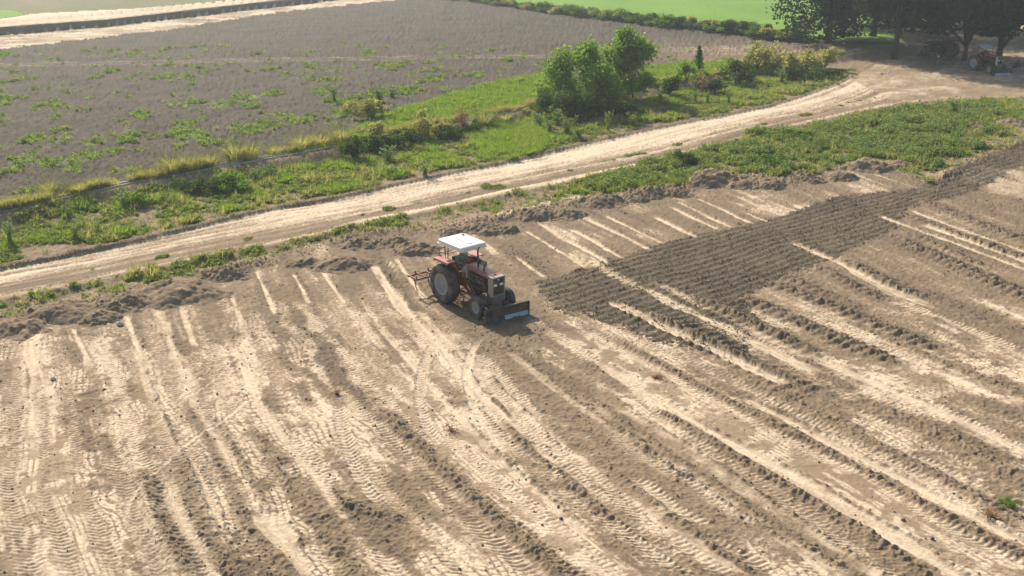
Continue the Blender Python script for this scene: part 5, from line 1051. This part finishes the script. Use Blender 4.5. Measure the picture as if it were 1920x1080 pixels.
    for s_ in (-1, 1): mb.tube([(-.92, s_ * .62, 2.08), (-.62, s_ * .60, 1.86)], .018, 6).tube([(-.62, s_ * .60, 2.06), (-.55, s_ * .60, 1.86)], .018, 6)
    mb.tube([(-.7, -.62, 1.95), (-.7, .62, 1.95)], .014, 6).tube([(-.5, -.62, 1.93), (-.5, .62, 1.93)], .014, 6); mb.build('rear_rack', M['rust'], T_)
    up = {'engine', 'engine_pipes', 'hood', 'dashboard_cowl', 'fuel_tank', 'battery_box', 'radiator_shell', 'grille', 'headlight', 'badge', 'side_stripe', 'seat', 'steering_wheel', 'steering_column', 'lever', 'exhaust_pipe', 'air_cleaner'}
    for c_ in T_.children:
        n_ = c_.name.split('.')[0]
        if n_ in up: c_.location.z += .25
        if n_ == 'gearbox': c_.location.z += .08
        if n_ == 'fender_top': c_.location.z += .04
    # three point linkage
    mb = MB()
    for s_ in (-1, 1): mb.tube([(-.25, s_ * .28, .75), (-1.05, s_ * .36, .72)], .03, 6).tube([(-.30, s_ * .22, 1.25), (-.75, s_ * .32, 1.1), (-.72, s_ * .33, .73)], .024, 6)
    mb.tube([(-.3, 0, 1.15), (-1.05, 0, 1.16)], .03, 6); mb.build('hitch_arms', M['rust'], T_)
    if A.get('tiller'):
        cu = MB(); cu.tube([(-1.08, 0, 1.22), (-1.08, .36, .78)], .03, 6).tube([(-1.08, 0, 1.22), (-1.08, -.36, .78)], .03, 6).tube([(-1.08, 0, 1.2), (-1.6, 0, .82)], .025, 6)
        for xx_ in (-1.25, -1.85): cu.box((xx_, 0, .78), (.07, 2.9, .07))
        cu.tube([(-1.05, -.36, .73), (-1.3, -.4, .78)], .03, 6).tube([(-1.05, .36, .73), (-1.3, .4, .78)], .03, 6)
        for yy in (-1.4, -.95, -.5, 0, .5, .95, 1.4): cu.box((-1.55, yy, .80), (.66, .07, .05))
        cu = cu.build('cultivator_frame', M['rust'], T_)
        for k in range(9):
            xx_ = -1.25 if k % 2 == 0 else -1.85; yy = -1.38 + k * .345
            t_ = MB().tube([(xx_, yy, .80), (xx_ - .14, yy, .70), (xx_ - .16, yy, .50), (xx_ - .02, yy, .32), (xx_ + .07, yy, .27)], [.022, .022, .02, .022, .014], 6); t_.tube([(xx_ - .03, yy, .93), (xx_ - .05, yy, .76)], .035, 7); t_.build('tine', M['rust'], cu)
    # loader frame and blade
    mb = MB()
    for s_ in (-1, 1):
        mb.tube([(.75, s_ * .36, .62), (1.9, s_ * .40, .50), (3.05, s_ * .46, .34)], .045, 6).tube([(1.0, s_ * .36, .98), (1.75, s_ * .42, .52)], .035, 6).tube([(1.35, s_ * .36, .98), (1.85, s_ * .42, .52)], .03, 6)
        mb.tube([(2.75, s_ * .2, .62), (3.1, s_ * .34, .55)], .035, 6)
    mb.box((3.06, 0, .42), (.08, 1.1, .10)); mb.build('blade_arms', M['rust'], T_)
    if A.get('noblade'): return T_
    ang = A.get('bang', 0.0); Mb = Matrix.Translation((3.28, 0, A.get('bz', 0.0))) @ Matrix.Rotation(ang, 4, 'Z')
    def curved(zs0, zs1, y0, y1, th, off):
        m_ = MB(); P = []
        for k in range(7): t = k / 6; z_ = zs0 + (zs1 - zs0) * t; P.append((off - .10 * math.sin(math.pi * (z_ / .74)) + .04, z_))
        poly = P + [(x_ - th, z_) for x_, z_ in reversed(P)]; m_.prism(poly, y0, y1); m_.v = [tuple(Mb @ Vector(v)) for v in m_.v]; return m_
    bl = curved(.0, .62, -1.07, 1.07, .02, 0).build('blade', M['blade'], T_)
    curved(.0, .20, -.1 if A['k'] == 0 else -.8, 1.05, .008, .011).build('cutting_edge', M['edge'], bl)
    m_ = MB(); m_.box((0.03, 0, .635), (.06, 2.16, .035)); 
    for s_ in (-1, 1): m_.box((-.01, s_ * 1.075, .31), (.13, .02, .64))
    for yy in (-.7, 0, .7): m_.box((-.08, yy, .32), (.05, .05, .55))
    m_.v = [tuple(Mb @ Vector(v)) for v in m_.v]; m_.build('blade_rib', M['blade'], bl)
    return T_
TX, TY = -2.26, 41.05
tr0 = tractor((TX, TY, H(TX, TY) + .0), R(-51), 'working red tractor with white canopy, front blade and rear cultivator in the field', dict(k=0, rim=M['rim'], hood=M['hood'], cowl=M['shell'], ftop=M['pinkred'], canopy='flat', tiller=True, bang=R(-5), steer=R(-3)))
x_, y_ = G(1825, 130.6); rz = R(-76); ox, oy = x_ + math.sin(rz) * -.85 * -1 * -1, y_
ox = x_ - (-math.sin(rz) * -.85); oy = y_ - (math.cos(rz) * -.85)
tr1 = tractor((ox, oy, H(ox, oy)), rz, 'parked red tractor with curved grey canopy and white stripe under the trees', dict(k=1, rim=M['rim'], hood=M['red'], cowl=M['red'], ftop=M['red'], canopy='curved', stripe=True, bang=0))
x_, y_ = G(1783, 107); rz = R(-172); ox = x_ - (-math.sin(rz) * .85); oy = y_ - (math.cos(rz) * .85)
tr2 = tractor((ox, oy, H(ox, oy)), rz, 'parked dark dusty tractor facing left in the shade behind the motorcycle', dict(k=2, rim=M['iron'], hood=M['rust'], cowl=M['rust'], ftop=M['rust'], canopy='curved', noblade=True))

# ------------------------------------------------------------------ people
def skinned(name, J, E, m, parent=None, sub=1, root=0):
    me = bpy.data.meshes.new(name); me.from_pydata([j[0] for j in J], E, []); me.materials.append(m)
    o = link(bpy.data.objects.new(name, me), parent); sk = o.modifiers.new('skin', 'SKIN')
    for k, j in enumerate(J):
        r_ = j[1]; v = me.skin_vertices[0].data[k]; v.radius = (r_, r_) if not isinstance(r_, tuple) else r_
    me.skin_vertices[0].data[root].use_root = True; sk.use_smooth_shade = True
    sb = o.modifiers.new('sub', 'SUBSURF'); sb.levels = sub; sb.render_levels = sub; return o
def person(loc, rz, pose, top, bottom, label):
    """pose: pelvis, chest, neck, head, then (shoulder, elbow, wrist) and (hip, knee, ankle, toe) for left and right; local frame faces +X"""
    P = pose; J = [(P['pelvis'], .115), (P['belly'], .11), (P['chest'], .135), (P['neck'], .055), (P['head'], .085), (P['crown'], .065)]; E = [(0, 1), (1, 2), (2, 3), (3, 4), (4, 5)]
    fing = []
    for s_ in ('l', 'r'):
        sh, el, wr = P['sh' + s_], P['el' + s_], P['wr' + s_]; b_ = len(J); J += [(sh, .06), (el, .042), (wr, .028)]; E += [(2, b_), (b_, b_ + 1), (b_ + 1, b_ + 2)]
        d = (Vector(wr) - Vector(el)).normalized(); pm = Vector(wr) + d * .075; J.append((tuple(pm), (.036, .020))); E.append((b_ + 2, b_ + 3))
        sd_ = d.orthogonal().normalized()
        for k in range(4):
            off = sd_ * (-.027 + .018 * k); L = (.070, .078, .074, .058)[k]; dn = Vector((0, 0, -1)); f = MB(); a0 = pm + off; a1 = a0 + d * L * .5; a2 = a1 + (d * .6 + dn * .7).normalized() * L * .5; f.tube([a0, a1, a2], [.010, .009, .007], 6); fing.append(f)
        f = MB(); a0 = Vector(wr) + d * .02 + sd_ * -.03; f.tube([a0, a0 + d * .03 - sd_ * .02, a0 + d * .065 - sd_ * .018], [.011, .010, .008], 6); fing.append(f)
        hp, kn, an, to = P['hp' + s_], P['kn' + s_], P['an' + s_], P['to' + s_]; b_ = len(J); J += [(hp, .085), (kn, .055), (an, .037), (to, (.042, .026))]; E += [(0, b_), (b_, b_ + 1), (b_ + 1, b_ + 2), (b_ + 2, b_ + 3)]
    o = skinned('person', J, E, M['skin'], None, 2); o.location = loc; o.rotation_euler = (0, 0, rz); tag(o, label, 'person')
    f = MB(); 
    for q in fing: f.add(q.v, q.f, True)
    f.build('fingers', M['skin'], o)
    hc = Vector(P['head']); f = MB(); f.tube([hc + Vector((.085, 0, .02)), hc + Vector((.112, 0, -.015)), hc + Vector((.09, 0, -.025))], [.008, .016, .010], 6)
    for s_ in (-1, 1): f.tube([hc + Vector((.0, s_ * .085, .0)), hc + Vector((-.01, s_ * .10, .01))], [.022, .016], 6)
    f.tube([hc + Vector((.085, -.025, -.06)), hc + Vector((.09, 0, -.058)), hc + Vector((.085, .025, -.06))], .008, 5); f.build('face', M['skin'], o)
    f = MB(); [f.tube([hc + Vector((.082, s_ * .032, .02)), hc + Vector((.092, s_ * .032, .02))], .010, 6) for s_ in (-1, 1)]; f.build('eyes', M['hair'], o)
    f = MB(); f.lathe([(.0, .125), (.06, .115), (.095, .07), (.104, .02), (.098, -.03)], Matrix.Translation(hc + Vector((-.022, 0, .02))) @ Matrix.Rotation(-.35, 4, 'Y'), 16); f.build('hair', M['hair'], o)
    J2 = [(P['pelvis'], (.18, .15)), (P['belly'], (.16, .135)), (P['chest'], (.185, .15)), (tuple(Vector(P['chest']).lerp(Vector(P['neck']), .75)), .075)]; E2 = [(0, 1), (1, 2), (2, 3)]
    for s_ in ('l', 'r'):
        b_ = len(J2); J2 += [(P['sh' + s_], .085), (P['el' + s_], .066), (tuple(Vector(P['el' + s_]).lerp(Vector(P['wr' + s_]), .85)), .052)]; E2 += [(2, b_), (b_, b_ + 1), (b_ + 1, b_ + 2)]
    skinned('long_shirt', J2, E2, top, o, 1)
    J3 = [(P['pelvis'], .15)]; E3 = []
    for s_ in ('l', 'r'):
        b_ = len(J3); J3 += [(P['hp' + s_], .115), (P['kn' + s_], .085), (tuple(Vector(P['kn' + s_]).lerp(Vector(P['an' + s_]), .9)), .065)]; E3 += [(0, b_), (b_, b_ + 1), (b_ + 1, b_ + 2)]
    skinned('loose_trousers', J3, E3, bottom, o, 1); return o
sit = dict(pelvis=(0, 0, .10), belly=(.0, 0, .27), chest=(.03, 0, .46), neck=(.05, 0, .62), head=(.08, 0, .74), crown=(.07, 0, .82), shl=(.04, .20, .53), ell=(.16, .27, .30), wrl=(.40, .16, .36), shr=(.04, -.20, .53), elr=(.16, -.27, .30), wrr=(.40, -.16, .36),
           hpl=(.05, .10, .08), knl=(.46, .17, .10), anl=(.50, .18, -.36), tol=(.64, .19, -.40), hpr=(.05, -.10, .08), knr=(.46, -.17, .10), anr=(.50, -.18, -.36), tor=(.64, -.19, -.40))
hx_, hy_ = TX + math.cos(R(-51)) * .08, TY + math.sin(R(-51)) * .08
person((hx_, hy_, tr0.location.z + 1.40), R(-51), sit, M['kameez'], M['kameez'], 'person in grey green loose clothes driving the working tractor, hands on its wheel')
sq = dict(pelvis=(0, 0, .16), belly=(.07, 0, .31), chest=(.16, 0, .46), neck=(.22, 0, .60), head=(.27, 0, .71), crown=(.27, 0, .79), shl=(.16, .19, .52), ell=(.34, .23, .34), wrl=(.52, .14, .42), shr=(.16, -.19, .52), elr=(.34, -.23, .34), wrr=(.52, -.14, .42),
          hpl=(.04, .10, .16), knl=(.36, .22, .50), anl=(.34, .20, .09), tol=(.52, .22, .035), hpr=(.04, -.10, .16), knr=(.36, -.22, .50), anr=(.34, -.20, .09), tor=(.52, -.22, .035))
x_, y_ = G(1903, 127); person((x_, y_, H(x_, y_) + .02), R(-70), sq, M['navy'], M['navy'], 'person in dark navy clothes squatting beside the blade of the parked red tractor')

# ------------------------------------------------------------------ motorcycle
x_, y_ = G(1764, 117); mo = empty('motorcycle', (x_, y_, H(x_, y_) + .01), R(-128), 'dark motorcycle with a shining headlight parked in front of the dusty tractor', 'motorcycle')
for xx_ in (0, 1.25):
    Mx = Matrix.Translation((xx_, 0, .30)) @ RY; w_ = MB().lathe([(.235, -.03), (.27, -.045), (.30, 0), (.27, .045), (.235, .03)], Mx, 28).build('wheel', M['tyre'], mo)
    rb = MB().lathe([(.235, -.025), (.22, 0), (.235, .025)], Mx, 28).lathe([(0, -.05), (.035, -.05), (.035, .05), (0, .05)], Mx, 12)
    for k in range(12): a = k * math.pi / 6; rb.tube([(xx_ + .03 * math.cos(a), 0, .30 + .03 * math.sin(a)), (xx_ + .225 * math.cos(a), 0, .30 + .225 * math.sin(a))], .005, 4)
    rb.build('rim', M['chrome'], w_)
MB().tube([(.0, .1, .30), (.45, .1, .42), (.62, .05, .42)], .022, 6).tube([(.0, -.1, .30), (.45, -.1, .42), (.62, -.05, .42)], .022, 6).tube([(.45, 0, .42), (.4, 0, .72), (.95, 0, .80), (.72, 0, .36)], .022, 6).build('frame', M['black'], mo)
MB().tube([(1.25, .07, .30), (.98, .07, .86)], .022, 7).tube([(1.25, -.07, .30), (.98, -.07, .86)], .022, 7).build('fork', M['chrome'], mo)
MB().tube([(.55, 0, .80), (.70, 0, .86), (.88, 0, .82)], [.07, .12, .09], 10).build('fuel_tank', M['black'], mo)
MB().tube([(-.12, 0, .82), (.1, 0, .80), (.35, 0, .76), (.56, 0, .80)], [.06, .10, .09, .06], 8).build('seat', M['seat'], mo)
MB().box((.62, 0, .45), (.26, .20, .22)).tube([(.68, 0, .5), (.74, 0, .70)], .07, 8).build('engine', M['iron'], mo)
MB().tube([(.72, -.1, .5), (.78, -.12, .3), (.5, -.14, .26), (-.2, -.16, .34)], [.02, .022, .03, .042], 8).build('exhaust_pipe', M['chrome'], mo)
MB().tube([(.88, .34, .98), (.96, .2, 1.0), (.97, 0, .96), (.96, -.2, 1.0), (.88, -.34, .98)], .014, 6).build('handlebar', M['black'], mo)
MB().lathe([(0, .09), (.06, .08), (.085, .03), (.085, -.01), (0, -.02)], Matrix.Translation((1.06, 0, .88)) @ Matrix.Rotation(math.pi / 2, 4, 'Y'), 16).build('headlight', M['lamp'], mo)
for xx_, a0, a1 in ((0, .3, 2.6), (1.25, .6, 2.4)): MB().tube([(xx_ + .33 * math.cos(a), 0, .30 + .34 * math.sin(a)) for a in np.linspace(a0, a1, 8)], .035, 5).build('mudguard', M['black'], mo)
MB().tube([(.45, .1, .4), (.40, .30, .01)], .012, 5).build('kickstand', M['iron'], mo)

# ------------------------------------------------------------------ litter and stones
LT = [(510, 390, .13, 'white scrap lying at the edge of the road left of centre', 'l'), (1038, 272, .30, 'largest white scrap on the verge below the light green trees', 'l'), (1390, 193, .25, 'white scrap on the verge near the yellow shrubs', 'l'),
      (1209, 64, .45, 'white sack lying alone on the far ploughed field', 'l'), (1666, 136, .32, 'white scrap on the shaded yard', 'l'), (1677, 146, .28, 'white scrap at the edge of the yard shadow', 'l'), (1506, 265, .26, 'white scrap in the lush grass', 'l'), (1877, 162, .16, 'small white scrap in the shaded yard at right', 'l'),
      (225, 608, .14, 'pale stone by the leftmost heaps', 's'), (676, 501, .12, 'round pale stone left of the tractor', 's'), (1052, 975, .06, 'small dark stone on the pale scraped lane', 'd'), (1748, 1012, .06, 'small dark stone at the lower right', 'd'), (100, 712, .10, 'pale stone among the left tracks', 's')]
for k, (px, py, s_, lab, q) in enumerate(LT):
    x_, y_ = G(px, py, ZF if k == 3 else 0); r_ = np.random.default_rng(k + 40); mb = MB()
    if q == 'l':
        n_ = 8; vs = [(0, 0, s_ * .35)] + [(math.cos(a) * s_ * .5 * r_.uniform(.6, 1.1), math.sin(a) * s_ * .5 * r_.uniform(.6, 1.1), r_.uniform(.0, .2) * s_) for a in np.linspace(0, 6.283, n_, endpoint=False)] + [(0, 0, -.02)]
        mb.add(vs, [(0, 1 + i, 1 + (i + 1) % n_) for i in range(n_)] + [(n_ + 1, 1 + (i + 1) % n_, 1 + i) for i in range(n_)]); o = mb.build('plastic_scrap', M['litter']); tag(o, lab, 'litter', 'white scraps of litter')
    else:
        mb.lathe([(0, s_), (s_ * .6, s_ * .85), (s_, s_ * .4), (s_ * .95, 0), (s_ * .5, -s_ * .3)], Matrix.Identity(4), 9); mb.v = [tuple(np.array(v) * r_.uniform(.85, 1.1)) for v in mb.v]; o = mb.build('stone', M['stone'] if q == 's' else M['dark']); tag(o, lab, 'stone', 'loose stones on the field')
    o.location = (x_, y_, H(x_, y_) + .01)
